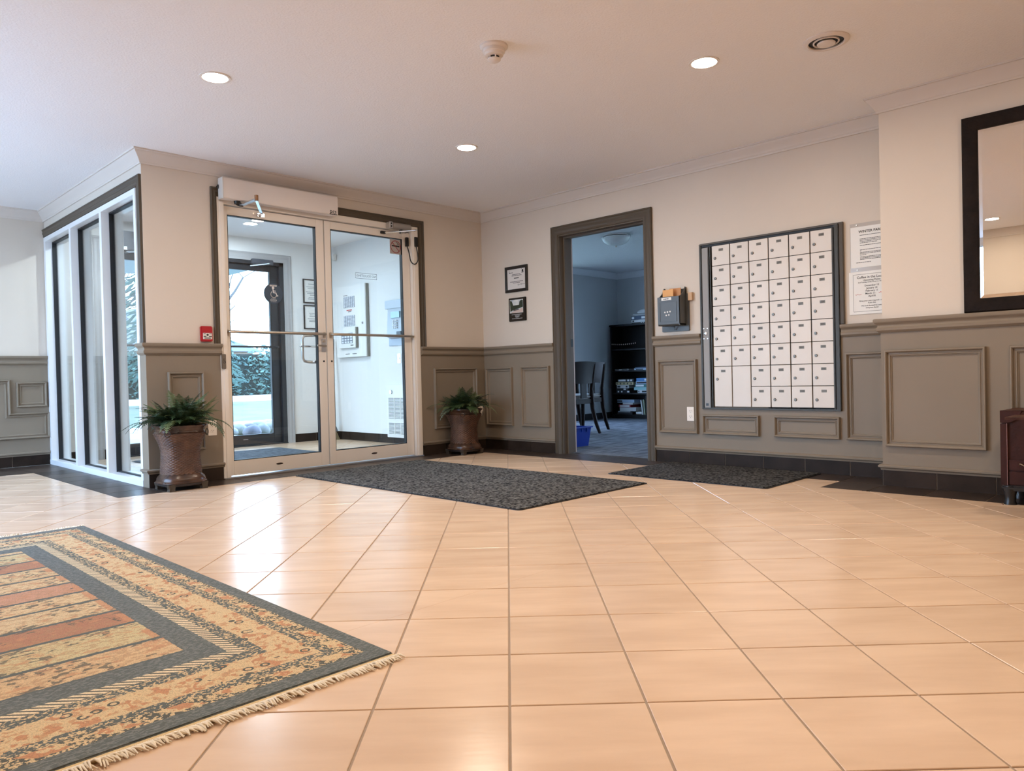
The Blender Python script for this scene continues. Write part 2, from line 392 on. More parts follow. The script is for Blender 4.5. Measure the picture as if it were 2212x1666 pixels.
wains('trim_2', [(DR, 0.0, 0.0, DW, ZB, ZT), (0.0, DW, OL+0.08, 0.0, ZB, ZT)], [[(DR+0.002, 0.0), (0.0, 0.0), (0.0, OL+0.08)]], [[(DR+0.002, 0.0), (0.0, 0.0), (0.0, OL+0.08)]], [frame_rect(-0.677, -0.12, 0.247, 0.83)], (0, 0, 0), 0)
st = wains('trim_3', [], [], [], [frame_rect(0.04, 0.412, 0.247, 0.826), frame_rect(0.537, 0.907, 0.247, 0.828)], (0, 0, 0), RB)
wains('trim_4', [(0.0, DW, JY, OR-0.07, ZB, ZT)], [[(0, OR-0.066), (0, -2.516)], [(0, -3.60), (0, JY)]], [[(0, OR-0.066), (0, JY)]],
      [frame_rect(2.115, 2.475, 0.245, 0.838), frame_rect(2.52, 2.992, 0.245, 0.40), frame_rect(3.109, 3.582, 0.247, 0.401), frame_rect(3.627, 3.93, 0.248, 0.843)], (0, 0, 0), RB)
wains('trim_5', [(JX, JX+DW, -8.0, JY, ZB, ZT), (JX+DW, 0.0, JY-DW, JY, ZB, ZT)], [[(0, JY), (JX, JY), (JX, -8.0)]], [[(0, JY), (JX, JY), (JX, -8.0)]],
      [frame_rect(3.979, 4.522, 0.249, 0.845), frame_rect(4.638, 5.18, 0.249, 0.843), frame_rect(5.29, 5.83, 0.249, 0.843)], (JX, 0, 0), RB)
wains('trim_6', [(-6.23, LX, DY, DY+DW, ZB, ZT)], [[(-6.23, DY), (LX-0.002, DY)]], [[(-6.23, DY), (LX, DY)]],
      [[(-5.2, 0.262), (-5.2, 0.816), (-3.62, 0.816), (-3.62, 0.502), (-3.306, 0.502), (-3.306, 0.262)], frame_rect(-3.569, -3.322, 0.557, 0.79)], (0, DY, 0), 0)

# tiled baseboards
def baseboard(name, runs):
    """runs: (kind, fixed, a, b) kind 'x': along x on plane y=fixed facing -y ; 'y': along y on plane x=fixed facing -x"""
    st = struct(name)
    for kind, fx, a, b, side in runs:
        L = abs(b-a); n = max(1, round(L/0.305)); w = L/n; s = 1 if b > a else -1
        g = MB()
        if kind == 'x': g.box(a, b, fx, fx+0.007, 0, 0.1).build('grout_strip', GROUTL, st)
        else: g.box(fx, fx+0.007, a, b, 0, 0.1).build('grout_strip', GROUTL, st)
        for k in range(n):
            p0 = a+s*(k*w+0.002); p1 = a+s*((k+1)*w-0.002)
            mb = MB().box(p0, p1, fx-0.004, fx+0.003, 0.001, 0.099) if kind == 'x' else MB().box(fx-0.004, fx+0.003, p0, p1, 0.001, 0.099)
            mb.build('baseboard_tile', BTILE, st)
    return st
baseboard('baseboard_back', [('x', 0.0, LX, DL, 1), ('x', 0.0, DR, 0.0, 1)])
baseboard('baseboard_right', [('y', 0.0, 0.0, OL+0.085, 1), ('y', 0.0, OR-0.07, JY, 1)])
baseboard('baseboard_bay', [('y', JX, JY, -7.9, 1)])
baseboard('baseboard_left', [('x', DY, -6.4, LX, 1)])
baseboard('baseboard_vestibule', [('x', DY, -0.72, -0.16, 1), ('x', DY, LX+0.17, -2.81, 1), ('y', -0.157, 0.13, DY-0.01, 1)])
MB().box(LX, LX+0.006, 0.0, 0.118, 0.0, 0.1).build('baseboard_column', TAUPE)['kind'] = 'structure'

# ------------------------------------------------------------------ casings
CASP = [(0, 0), (0, 0.018), (0.006, 0.022), (0.012, 0.022), (0.016, 0.017), (0.030, 0.015), (0.036, 0.018), (0.046, 0.018), (0.052, 0.013), (0.066, 0.011), (0.07, 0.012), (0.078, 0.012), (0.08, 0.0)]
def casing(name, x0, x1, z0, z1, w, loc, rot, m=CASE, zl=None):
    """casing round three sides; profile from outer edge inward"""
    prof = [(d*w/0.08, h) for d, h in CASP]
    o = MB().sweep(([(x0, z0)] if z0 is not None else [])+[(x0, z1), (x1, z1), (x1, zl if zl is not None else z0)], prof, plane='xz').build(name, m, smooth=True)
    o.location = loc; o.rotation_euler = (0, 0, rot); o['kind'] = 'structure'; return o
casing('trim_door_casing', -2.808, -0.757, 1.04, 2.235, 0.062, (0, DW, 0), 0)
casing('trim_lounge_casing', 0.962, 2.075, 0.0, 2.118, 0.085, (0.004, 0, 0), RB)
casing('trim_sidelight_casing', -DY+0.004, -0.012, None, 2.245, 0.075, (LX+DW, 0, 0), RB, zl=1.04)
# lounge door jambs with stops
j = struct('door_3', label=None)
JAM = mat('jamb_paint', (0.13, 0.103, 0.075), 0.45, spec=0.25)
for yy, sg in ((OL, -1), (OR, 1)):
    MB().box(0.0, 0.178, yy+0.006*sg, yy-0.004*sg, 0, OT-0.006).box(0.06, 0.10, yy+0.006*sg, yy+0.020*sg, 0, OT-0.02).build('jamb', JAM, j)
MB().box(0.0, 0.178, OR, OL, OT-0.006, OT+0.004).box(0.06, 0.10, OR+0.006, OL-0.006, OT-0.02, OT-0.006).build('head_jamb', JAM, j)
LTRIM = mat('lounge_trim', (0.62, 0.55, 0.52), 0.5)
MB().box(0.176, 0.192, OL-0.006, OL+0.07, 0, OT+0.07).box(0.176, 0.192, OR-0.07, OR+0.006, 0, OT+0.07).box(0.176, 0.192, OR, OL, OT, OT+0.07).build('lounge_side_casing', LTRIM, j)
MB().box(0.14, 0.172, OL-0.0075, OL-0.004, 1.0, 1.075).build('strike_plate', BLACKP, j)

# ------------------------------------------------------------------ entrance double door (inner)
fr = struct('trim_door_frame')
YF = -0.006
MB().box(DL, -2.716, YF, 0.125, 0, DT).box(-2.745, -2.71, -0.012, 0.02, 0, DT-0.03).build('jamb', CREAM, fr, bevel=0.003)
MB().box(-0.902, DR, YF, 0.125, 0, DT).box(-0.887, -0.852, -0.014, 0.02, 0, DT-0.03).build('jamb', CREAM, fr, bevel=0.003)
MB().box(-2.716, -0.902, YF, 0.125, 2.117, DT).build('head', CREAM, fr, bevel=0.003)
MB().box(DL, DR, -0.02, 0.12, 0.0, 0.010).build('threshold', ALU, fr, bevel=0.003)
def leaf(name, label, x0, x1, gx0, gx1, z0=0.017, z1=2.112, gz0=0.13, gz1=2.047, y0=0.03, y1=0.075, m=CREAM):
    t = struct(name, ((x0+x1)/2, (y0+y1)/2, z0), label=label)
    cx, cyy, cz = t.location
    def B(nm, a, b, c, d, mm=m, ya=y0, yb=y1, bev=0.002):
        return MB().box(a-cx, b-cx, ya-cyy, yb-cyy, c-cz, d-cz).build(nm, mm, t, bevel=bev)
    B('stile', x0, gx0, z0, z1); B('stile', gx1, x1, z0, z1); B('bottom_rail', gx0, gx1, z0, gz0); B('top_rail', gx0, gx1, gz1, z1)
    g = 0.006; mb = MB(); ya, yb = y0+0.004-cyy, y1-0.004-cyy
    for a, b, c, d in ((gx0, gx0+g, gz0, gz1), (gx1-g, gx1, gz0, gz1), (gx0, gx1, gz0, gz0+g), (gx0, gx1, gz1-g, gz1)):
        mb.box(a-cx, b-cx, ya, yb, c-cz, d-cz)
    mb.build('glazing_gasket', BLACK, t)
    MB().box(gx0-cx, gx1-cx, -0.003, 0.003, gz0-cz, gz1-cz).build('glass_pane', GLASS, t)
    return t, cx, cyy, cz
def pushbar(t, cx, cyy, cz, x0, x1, z, y=0.03, m=STEEL):
    pts = [(x0, y, z), (x0+0.004, y-0.03, z), (x0+0.018, y-0.045, z), (x0+0.05, y-0.05, z), (x1-0.05, y-0.05, z), (x1-0.018, y-0.045, z), (x1-0.004, y-0.03, z), (x1, y, z)]
    b = MB().tube([(a-cx, bb-cyy, c-cz) for a, bb, c in pts], 0.0115, 12).build('push_bar', m, t, smooth=True)
    for xx in (x0, x1):
        MB().box(xx-0.012-cx, xx+0.012-cx, y-0.008-cyy, y-cyy, z-0.03-cz, z+0.018-cz).build('bracket', m, b, bevel=0.003)
d1, ax, ay, az = leaf('door_1', 'left glass entrance door with cream frame and push bar', -2.714, -1.824, -2.668, -1.897)
pushbar(d1, ax, ay, az, -2.695, -1.842, 1.135)
def loc_box(t, c, nm, m, *b, bevel=0.002): return MB().box(b[0]-c[0], b[1]-c[0], b[2]-c[1], b[3]-c[1], b[4]-c[2], b[5]-c[2]).build(nm, m, t, bevel=bevel)
c1 = (ax, ay, az)
lk = loc_box(d1, c1, 'lock_plate', ALU, -1.872, -1.83, 0.024, 0.03, 0.985, 1.095)
MB().tube([(-1.85-ax, 0.022-ay, 1.035-az), (-1.85-ax, -0.01-ay, 1.035-az), (-1.86-ax, -0.016-ay, 1.035-az), (-1.935-ax, -0.016-ay, 1.038-az)], 0.008, 10).build('lever', STEEL, lk, smooth=True)
MB().cyl((-1.85-ax, 0.024-ay, 1.075-az), (-1.85-ax, 0.018-ay, 1.075-az), 0.011).build('cylinder', STEEL, lk, smooth=True)
MB().cyl((-1.852-ax, 0.03-ay, 0.905-az), (-1.852-ax, 0.027-ay, 0.905-az), 0.008).build('bolt_hole', BLACK, d1)
pd = MB()
pts = [(-1.905, 0.075, 1.13), (-1.905, 0.11, 1.13), (-1.94, 0.13, 1.13), (-1.975, 0.135, 1.125), (-1.99, 0.135, 1.10), (-1.99, 0.135, 0.935), (-1.975, 0.135, 0.91), (-1.94, 0.13, 0.903), (-1.905, 0.11, 0.90), (-1.905, 0.075, 0.90)]
pd.tube([(a-ax, b-ay, c-az) for a, b, c in pts], 0.0125, 12).build('pull_handle', ALU, d1, smooth=True)
kn = MB().tube([(-1.87-ax, 0.075-ay, 1.035-az), (-1.87-ax, 0.12-ay, 1.035-az), (-2.0-ax, 0.12-ay, 1.035-az)], 0.009, 10).lathe([(0.004, -0.006), (0.02, -0.004), (0.026, 0.0), (0.02, 0.008), (0.004, 0.01)], 14, (-2.0-ax, 0.12-ay, 1.033-az)).build('outer_lever', CHROME, d1, smooth=True)
def oval(t, c, x, z): 
    MB().prism([(x-c[0]+0.031*math.cos(a), z-c[2]+0.008*math.sin(a)) for a in [2*PI*k/20 for k in range(20)]], 0.0285-c[1], 0.031-c[1], 'y').build('maker_badge', mat('badge', (0.035, 0.02, 0.012), 0.4), t)
oval(d1, c1, -2.286, 0.072)
MB().prism([(-2.452-ax+0.006*math.cos(a), 2.083-az+0.006*math.sin(a)) for a in [2*PI*k/10 for k in range(10)]], 0.028-ay, 0.031-ay, 'y').build('screw', STEEL, d1)
d2, bx_, by_, bz_ = leaf('door_2', 'right glass entrance door with cream frame and push bar', -1.814, -0.905, -1.755, -0.987)
pushbar(d2, bx_, by_, bz_, -1.782, -0.906, 1.135)
oval(d2, (bx_, by_, bz_), -1.36, 0.072)
MB().cyl((-1.775-bx_, 0.03-by_, 0.905-bz_), (-1.775-bx_, 0.027-by_, 0.905-bz_), 0.008).build('bolt_hole', BLACK, d2)

# decals stuck on the glass
def ring(mb, r0, r1, y, n=40, c=(0, 0)):
    vs = []
    for k in range(n):
        a = 2*PI*k/n; vs += [(c[0]+r0*math.cos(a), y, c[1]+r0*math.sin(a)), (c[0]+r1*math.cos(a), y, c[1]+r1*math.sin(a))]
    mb.add(vs, [(2*k, 2*k+1, (2*k+3) % (2*n), (2*k+2) % (2*n)) for k in range(n)]); return mb
def thick_line(mb, pts, w, y):
    for (xa, za), (xb, zb) in zip(pts, pts[1:]):
        d = Vector((xb-xa, zb-za)); L = d.length or 1e-6; d /= L; nx, nz = -d.y*w/2, d.x*w/2; ex, ez = d.x*w*0.3, d.y*w*0.3
        mb.add([(xa-ex+nx, y, za-ez+nz), (xa-ex-nx, y, za-ez-nz), (xb+ex-nx, y, zb+ez-nz), (xb+ex+nx, y, zb+ez+nz)], [(0, 1, 2, 3)])
    return mb
def disc(mb, r, y, c=(0, 0), n=20):
    mb.add([(c[0]+r*math.cos(2*PI*k/n), y, c[1]+r*math.sin(2*PI*k/n)) for k in range(n)], [tuple(range(n))]); return mb
GY = 0.0525
ns = thing('no_smoking_decal', 'square no smoking sticker in upper corner of right glass door', 'sticker', (-1.045, GY-0.0045, 1.972))
DEC = mat('decal_back', (0.46, 0.40, 0.37), 0.5)
MB().box(-0.072, 0.054, 0, 0.0008, -0.07, 0.066).build('backing', DEC, ns)
ring(MB(), 0.052, 0.058, -0.0012, c=(-0.006, -0.002)).build('red_ring', mat('decal_red', (0.28, 0.02, 0.02), 0.5), ns)
thick_line(MB(), [(-0.044, 0.037), (0.032, -0.041)], 0.007, -0.0011).build('red_slash', MATS['decal_red'], ns)
thick_line(MB(), [(-0.045, 0.006), (0.034, 0.004)], 0.013, -0.0009).build('cigarette', INK, ns)
sm = MB(); thick_line(sm, [(0.034, 0.013), (0.034, 0.022), (0.024, 0.024), (0.014, 0.02), (0.01, 0.028), (0.018, 0.032), (0.03, 0.028)], 0.003, -0.0009); thick_line(sm, [(-0.002, 0.042), (0.012, 0.040), (0.016, 0.034)], 0.004, -0.0009).build('smoke', INK, ns)
sl = thing('no_soliciting_decal', 'small outlined no soliciting sticker reading backwards on right door', 'sticker', (-1.385, GY-0.0045, 1.67))
GINK = mat('grey_ink', (0.18, 0.19, 0.21), 0.6)
o = MB(); thick_line(o, [(-0.113, -0.024), (0.113, -0.024), (0.113, 0.024), (-0.113, 0.024), (-0.113, -0.024)], 0.003, 0).build('outline', GINK, sl)
text('lettering', 'NO SOLICITING', 0.029, GINK, sl, 0, 0, 0, mirror=True)
wd = thing('accessible_door_decal', 'round dark wheelchair symbol sticker on left glass door', 'sticker', (-2.29, GY-0.0045, 1.458))
o = MB(); disc(o, 0.083, 0, n=48); o.build('backing', mat('decal_slate', (0.045, 0.075, 0.115), 0.45), wd)
w = MB(); disc(w, 0.011, -0.0014, (-0.002, 0.046)); thick_line(w, [(-0.003, 0.034), (0.0, 0.008), (0.022, 0.006), (0.032, -0.018), (0.04, -0.016)], 0.008, -0.0014); thick_line(w, [(-0.003, 0.022), (0.018, 0.021)], 0.006, -0.0016)
thick_line(w, [(0.003+0.026*math.cos(a), -0.006+0.026*math.sin(a)) for a in [math.radians(d) for d in range(130, 345, 15)]], 0.006, -0.0018); w.build('wheelchair_symbol', WHITEINK, wd)
o = MB(); o.add([(-0.03, -0.0014, 0.058), (0.03, -0.0014, 0.058), (0.03, -0.0014, 0.071), (-0.03, -0.0014, 0.071)], [(0, 1, 2, 3)]); o.build('logo_bar', WHITEINK, wd)
text('lettering', 'STANLEY', 0.0125, INK, wd, 0, -0.0024, 0.0645, bold=0.01)
text('lettering', 'ACTIVATE', 0.009, WHITEINK, wd, 0, -0.0016, -0.042)
text('lettering', 'SWITCH', 0.015, WHITEINK, wd, 0, -0.0016, -0.054, bold=0.02)
text('lettering', 'TO OPERATE', 0.0085, WHITEINK, wd, 0, -0.0016, -0.067)

# ------------------------------------------------------------------ door operator, closer, cable, wall devices
op = thing('door_operator', 'long white automatic door operator box above left entrance door', 'door operator', (-2.25, 0.0, 2.14))
OPM = mat('operator_white', (0.80, 0.71, 0.64), 0.4)
MB().box(-0.502, 0.497, -0.1, -0.022, 0, 0.157).build('cover', OPM, op, bevel=0.004)
MB().box(-0.506, -0.495, -0.102, -0.022, -0.002, 0.159).build('end_cap', mat('end_cap_plastic', (0.70, 0.66, 0.60), 0.45), op, bevel=0.002)
MB().box(-0.49, 0.49, -0.022, 0.002, 0.01, 0.12).build('mounting_plate', OPM, op)
text('lettering', 'pcs', 0.048, INK, op, 0.448, -0.1008, 0.028, bold=0.015)
printed_lines('small_print', op, INK, [(0.412, 0.486, 0.001)], -0.1008, 0.007)
arm = MB().cyl((-0.37, -0.05, 0.0), (-0.37, -0.05, -0.022), 0.026, 0.022).build('spindle', BLACKP, op, smooth=True)
MB().tube([(-0.37, -0.05, -0.012), (-0.35, -0.06, -0.025), (-0.335, -0.075, -0.03)], [0.02, 0.016, 0.012], 10).build('arm_knuckle', BLACKP, op, smooth=True)
def flat_arm(a, b, w, th):
    a, b = Vector(a), Vector(b); d = (b-a).normalized(); n = Vector((-d.y, d.x, 0)).normalized()*w/2; u = Vector((0, 0, th/2)); mb = MB()
    mb.add([a-n-u, a+n-u, a+n+u, a-n+u, b-n-u, b+n-u, b+n+u, b-n+u], [(0, 1, 2, 3), (4, 7, 6, 5), (0, 4, 5, 1), (1, 5, 6, 2), (2, 6, 7, 3), (3, 7, 4, 0)]); return mb
flat_arm((-0.345, -0.065, -0.03), (-0.325, -0.275, -0.018), 0.034, 0.008).build('crank_arm', ALU, op)
MB().cyl((-0.325, -0.275, -0.03), (-0.325, -0.275, 0.012), 0.014).build('pivot_bolt', mat('brass_bolt', (0.25, 0.13, 0.07), 0.4, 1.0), op, smooth=True)
flat_arm((-0.325, -0.275, -0.026), (-0.145, 0.0, -0.062), 0.02, 0.006).build('link_arm', CHROME, op)
MB().box(-0.175, -0.115, 0.012, 0.03, -0.078, -0.05).box(-0.155, -0.135, -0.012, 0.016, -0.074, -0.054).build('door_shoe', CHROME, op, bevel=0.003)
sc = thing('hanging_screw', 'small dark hook screwed beside the door operator box', 'hook', (-2.772, -0.03, 2.235))
MB().cyl((0.02, 0, 0), (-0.0, 0, 0), 0.004, n=8).lathe([(0.002, -0.016), (0.008, -0.014), (0.011, 0), (0.008, 0.014), (0.002, 0.016)], 10, (0.014, 0, 0)).build('hook_body', BLACKP, sc, smooth=True)

cs = thing('door_closer', 'grey hydraulic door closer above right entrance door', 'door closer', (-1.07, YF, 2.142))
CLM = mat('closer_grey', (0.36, 0.32, 0.28), 0.4, 0.3)
MB().tube([(-0.085, -0.032, 0.0), (0.12, -0.032, 0.0)], 0.031, 16).box(-0.12, 0.125, -0.02, 0.0, -0.026, 0.026).build('body', CLM, cs, smooth=True)
MB().box(-0.125, -0.085, -0.058, 0.0, -0.028, 0.03).build('end_block', ALU, cs, bevel=0.004)
for zz in (-0.012, 0.014): MB().cyl((-0.105, -0.0585, zz), (-0.105, -0.061, zz), 0.007, n=10).build('adjuster', BLACK, cs)
MB().cyl((0.02, -0.032, -0.028), (0.02, -0.032, -0.062), 0.018, 0.014).build('spindle', BLACKP, cs, smooth=True)
flat_arm((0.02, -0.032, -0.058), (0.045, -0.235, -0.056), 0.02, 0.012).build('crank_arm', CHROME, cs)
MB().tube([(0.045, -0.235, -0.058), (-0.09, -0.02, -0.06), (-0.13, 0.02, -0.062)], 0.006, 8).build('link_rod', CHROME, cs, smooth=True)
MB().box(-0.165, -0.115, 0.012, 0.037, -0.072, -0.05).build('door_shoe', BLACKP, cs, bevel=0.003)
cb = thing('door_cable_loop', 'black armoured cable loop between door frame and right door', 'cable', (-0.91, 0.0, 1.98))
MB().box(-0.047, -0.018, 0.004, 0.03, 0.0, 0.085).build('end_cap', BLACKP, cb, bevel=0.003)
MB().box(0.03, 0.064, -0.03, -0.012, 0.0, 0.092).build('end_cap', BLACKP, cb, bevel=0.003)
pts = [(-0.032, 0.012, 0.0), (-0.034, -0.01, -0.05)]
for k in range(0, 13):
    a = PI+PI*k/12; pts.append((0.011+0.048*math.cos(a), -0.03, -0.105+0.062*math.sin(a)))
pts += [(0.056, -0.028, -0.06), (0.048, -0.022, 0.0)]
MB().tube(pts, 0.0052, 8).build('cable', BLACKP, cb, smooth=True)

fa = thing('fire_alarm_pull_station', 'red fire alarm pull station on wall left of entrance doors', 'fire alarm', (-2.872, DW, 1.113))
RED = mat('alarm_red', (0.42, 0.012, 0.02), 0.35)
MB().box(-0.044, 0.044, -0.03, 0.0, -0.058, 0.058).build('body', RED, fa, bevel=0.006)
fl_ = MB().box(-0.031, 0.035, -0.034, -0.029, -0.04, 0.006).build('pull_handle', mat('alarm_white', (0.75, 0.70, 0.64), 0.5), fa, bevel=0.001)
o = MB(); o.add([(0.002+0.011*x, -0.0346, -0.008+0.009*z) for x, z in ((-1, 0), (0, -1), (1, 0), (0, 1))], [(0, 1, 2, 3)]); thick_line(o, [(-0.027, -0.02), (-0.01, -0.02)], 0.006, -0.0346); thick_line(o, [(0.014, -0.02), (0.031, -0.02)], 0.006, -0.0346); thick_line(o, [(-0.02, -0.032), (0.024, -0.032)], 0.006, -0.0346); thick_line(o, [(-0.027, 0.0), (-0.013, 0.0)], 0.004, -0.0346); thick_line(o, [(0.017, 0.0), (0.031, 0.0)], 0.004, -0.0346); o.build('print', INK, fl_)
ab = thing('accessible_push_plate', 'narrow metal wheelchair door switch on door frame', 'switch', (-2.748, -0.012, 0.905))
MB().box(-0.018, 0.016, -0.014, 0.0, -0.056, 0.056).build('plate', mat('switch_metal', (0.25, 0.21, 0.17), 0.35, 0.7), ab, bevel=0.003)
w = MB(); disc(w, 0.003, -0.0146, (-0.002, 0.018), 10); thick_line(w, [(-0.003, 0.014), (0.0, 0.002), (0.008, 0.001), (0.011, -0.009)], 0.0028, -0.0146)
thick_line(w, [(0.0+0.010*math.cos(a), -0.003+0.010*math.sin(a)) for a in [math.radians(d) for d in range(120, 345, 20)]], 0.0024, -0.0146); w.build('wheelchair_symbol', INK, ab)

# ------------------------------------------------------------------ sidelight window wall
wn = struct('window_1', (LX, 1.3, 0.0), label='tall white framed sidelight with three glass panes')
def W(nm, x0, x1, y0, y1, z0, z1, m=WHITEM, bev=0.002): return MB().box(x0, x1, y0-1.3, y1-1.3, z0, z1).build(nm, m, wn, bevel=bev)
XB = 0.165
MU = [(2.537, 2.588), (1.717, 1.767), (0.887, 0.937), (0.122, 0.165)]
for a, b in MU: W('mullion', 0.0, XB, a, b, 0.046, 2.125, bev=0.0)
W('sill', -0.004, XB, 0.122, 2.588, 0.0, 0.046); W('head', -0.001, XB, 0.122, 2.588, 2.125, 2.168)
GX = 0.078
for k in range(3):
    y1, y0 = MU[k][0], MU[k+1][1]
    mb = MB()
    for (p, q, r, s_) in ((y1-0.009, y1, 0.046, 2.125), (y0, y0+0.009, 0.046, 2.125)): mb.box(GX-0.02, GX+0.02, p-1.3, q-1.3, r, s_)
    mb.box(GX-0.02, GX+0.02, y0-1.3, y1-1.3, 2.114, 2.125).box(GX-0.012, GX+0.012, y0-1.3, y1-1.3, 0.046, 0.055)
    mb.build('glazing_gasket', BLACK, wn)
    MB().box(GX-0.003, GX+0.003, y0-1.3, y1-1.3, 0.05, 2.12).build('glass_pane', GLASS, wn)

# big daylight window of the lobby (left of the photograph)
w2 = struct('window_2', (-6.31, 0.35, 0.0))
for a in (-1.92, -0.65, 0.65, 1.92): MB().box(-0.05, 0.05, a-0.03, a+0.03, 0.1, 2.36).build('mullion', WHITEM, w2)
MB().box(-0.05, 0.05, -1.95, 1.95, 0.1, 0.15).box(-0.05, 0.05, -1.95, 1.95, 2.31, 2.36).build('frame', WHITEM, w2)
for a, b in ((-1.89, -0.68), (-0.62, 0.62), (0.68, 1.89)): MB().box(-0.003, 0.003, a, b, 0.15, 2.31).build('glass_pane', GLASSW, w2)

# ------------------------------------------------------------------ exterior double door
ex = struct('trim_exterior_frame')
MB().box(-2.80, -2.745, DY+0.0, DY+0.12, 0, 2.17).build('jamb', BRONZE, ex); MB().box(-0.873, -0.82, DY+0.0, DY+0.12, 0, 2.17).build('jamb', BRONZE, ex)
MB().box(-2.80, -0.82, DY+0.0, DY+0.12, 2.11, 2.17).build('head', BRONZE, ex); MB().box(-2.8, -0.82, DY-0.01, DY+0.14, -0.002, 0.014).build('threshold', BRONZE, ex)
EXC = mat('vestibule_trim', (0.40, 0.385, 0.38), 0.45)
casing('trim_exterior_casing', -2.90, -0.725, 0.0, 2.245, 0.095, (0, DY+DW, 0), 0, EXC)
d4, ex_, ey_, ez_ = leaf('door_4', 'dark bronze exterior glass door beyond the vestibule, left leaf', -2.742, -1.815, -2.655, -1.90, 0.016, 2.108, 0.125, 2.045, DY+0.035, DY+0.08, BRONZE)
d5, fx_, fy_, fz_ = leaf('door_5', 'dark bronze exterior glass door beyond the vestibule, right leaf', -1.805, -0.875, -1.72, -0.975, 0.016, 2.108, 0.125, 2.045, DY+0.035, DY+0.08, BRONZE)
pushbar(d4, ex_, ey_, ez_, -2.71, -1.84, 1.15, DY+0.035, BRONZE); pushbar(d5, fx_, fy_, fz_, -1.78, -0.905, 1.15, DY+0.035, BRONZE)
loc_box(d5, (fx_, fy_, fz_), 'maker_badge', ALU, -1.36, -1.30, DY+0.0345, DY+0.036, 0.075, 0.082)
ec = thing('exterior_door_closer', 'dark hydraulic closer on the exterior door seen through glass', 'door closer', (-1.10, DY, 2.135))
MB().box(-0.13, 0.13, -0.055, -0.002, -0.028, 0.032).build('body', mat('closer_dark', (0.07, 0.075, 0.09), 0.4), ec, bevel=0.006)
flat_arm((0.03, -0.03, -0.035), (0.0, -0.2, -0.035), 0.02, 0.01).build('crank_arm', CHROME, ec)
MB().tube([(0.0, -0.2, -0.036), (-0.14, -0.02, -0.05)], 0.007, 8).build('link_rod', CHROME, ec, smooth=True)
eo = thing('exterior_door_operator', 'dark automatic operator box above the exterior doors', 'door operator', (-2.3, DY-0.02, 2.115))
MB().box(-0.45, 0.45, -0.1, -0.004, 0.0, 0.19).build('cover', mat('operator_bronze', (0.055, 0.06, 0.075), 0.4, var=0.3, vscale=20, stretch=(1, 1, 0.1)), eo, bevel=0.004)
MB().box(-0.43, -0.30, -0.104, -0.1, -0.002, 0.03).build('badge', PAPER, eo); text('lettering', 'STANLEY', 0.026, INK, eo, -0.365, -0.1048, 0.014, bold=0.012)
flat_arm((-0.30, -0.06, -0.02), (-0.12, -0.28, -0.02), 0.034, 0.01).build('crank_arm', ALU, eo)
flat_arm((-0.12, -0.28, -0.024), (0.08, 0.04, -0.05), 0.02, 0.008).build('link_arm', ALU, eo)
MB().cyl((-0.30, -0.06, 0.0), (-0.30, -0.06, -0.03), 0.025).build('spindle', BLACKP, eo, smooth=True)

# ------------------------------------------------------------------ framed pieces on the mailbox wall
BLKF = mat('black_frame', (0.010, 0.009, 0.009), 0.4)
cf = thing('framed_certificate', 'black framed printed certificate on wall left of lounge doorway', 'picture', (DW, -0.49, 1.693), RB)
MB().sweep(frame_rect(-0.151, 0.151, -0.127, 0.127), [(0, 0), (0, 0.016), (0.004, 0.02), (0.024, 0.017), (0.029, 0.01), (0.029, 0)], closed=True, plane='xz').build('frame', BLKF, cf)
MB().box(-0.124, 0.124, -0.008, 0, -0.1, 0.1).build('certificate', mat('certificate_paper', (0.70, 0.66, 0.62), 0.6), cf)
printed_lines('print', cf, INK, [(-0.055, 0.058, 0.043), (-0.062, 0.072, 0.031), (-0.085, 0.09, -0.028), (-0.045, 0.05, -0.04), (-0.10, -0.045, 0.062)], -0.0088, 0.005)
printed_lines('print', cf, INK, [(-0.03, 0.035, 0.004)], -0.0088, 0.009)
sg = MB(); thick_line(sg, [(0.015, -0.06), (0.03, -0.052), (0.026, -0.066), (0.045, -0.058), (0.06, -0.058), (0.066, -0.046), (0.072, -0.064), (0.085, -0.052), (0.095, -0.058), (0.115, -0.056)], 0.0025, -0.0088)
thick_line(sg, [(-0.098, 0.09), (-0.098, 0.068), (-0.09, 0.068)], 0.004, -0.0088); disc(sg, 0.012, -0.0088, (0.088, 0.075)); thick_line(sg, [(0.075, 0.058), (0.1, 0.058)], 0.008, -0.0088); disc(sg, 0.003, -0.0088, (0.075, 0.092), 8); disc(sg, 0.003, -0.0088, (0.1, 0.093), 8); sg.build('signature_and_emblems', INK, cf, kind='stuff')
pq = thing('award_plaque', 'small black plaque with a photograph of a building below certificate', 'plaque', (DW, -0.498, 1.393), RB)
MB().box(-0.117, 0.117, -0.016, 0, -0.115, 0.115).build('board', mat('plaque_black', (0.012, 0.011, 0.010), 0.18), pq, bevel=0.004)
ph = MB().box(-0.098, 0.084, -0.0175, -0.015, -0.035, 0.096).build('photograph', mat('photo_sky', (0.42, 0.48, 0.52), 0.4, var=0.5, vscale=14, col2=(0.75, 0.74, 0.70)), pq)
def flat(parent, nm, m, poly, y): o = MB(); o.add([(x, y, z) for x, z in poly], [tuple(range(len(poly)))]); return o.build(nm, m, parent)
flat(ph, 'trees', mat('photo_green', (0.03, 0.045, 0.02), 0.6, var=0.5, vscale=40), [(-0.095, 0.09), (-0.07, 0.085), (-0.055, 0.055), (-0.05, 0.04), (0.03, 0.042), (0.036, 0.075), (0.06, 0.09), (0.082, 0.085), (0.082, 0.02), (0.02, 0.005), (-0.04, 0.0), (-0.09, -0.02)], -0.0179)
flat(ph, 'building', mat('photo_brick', (0.62, 0.47, 0.40), 0.6), [(-0.09, -0.033), (-0.03, -0.012), (0.02, -0.006), (0.08, 0.014), (0.08, -0.033)], -0.0183)
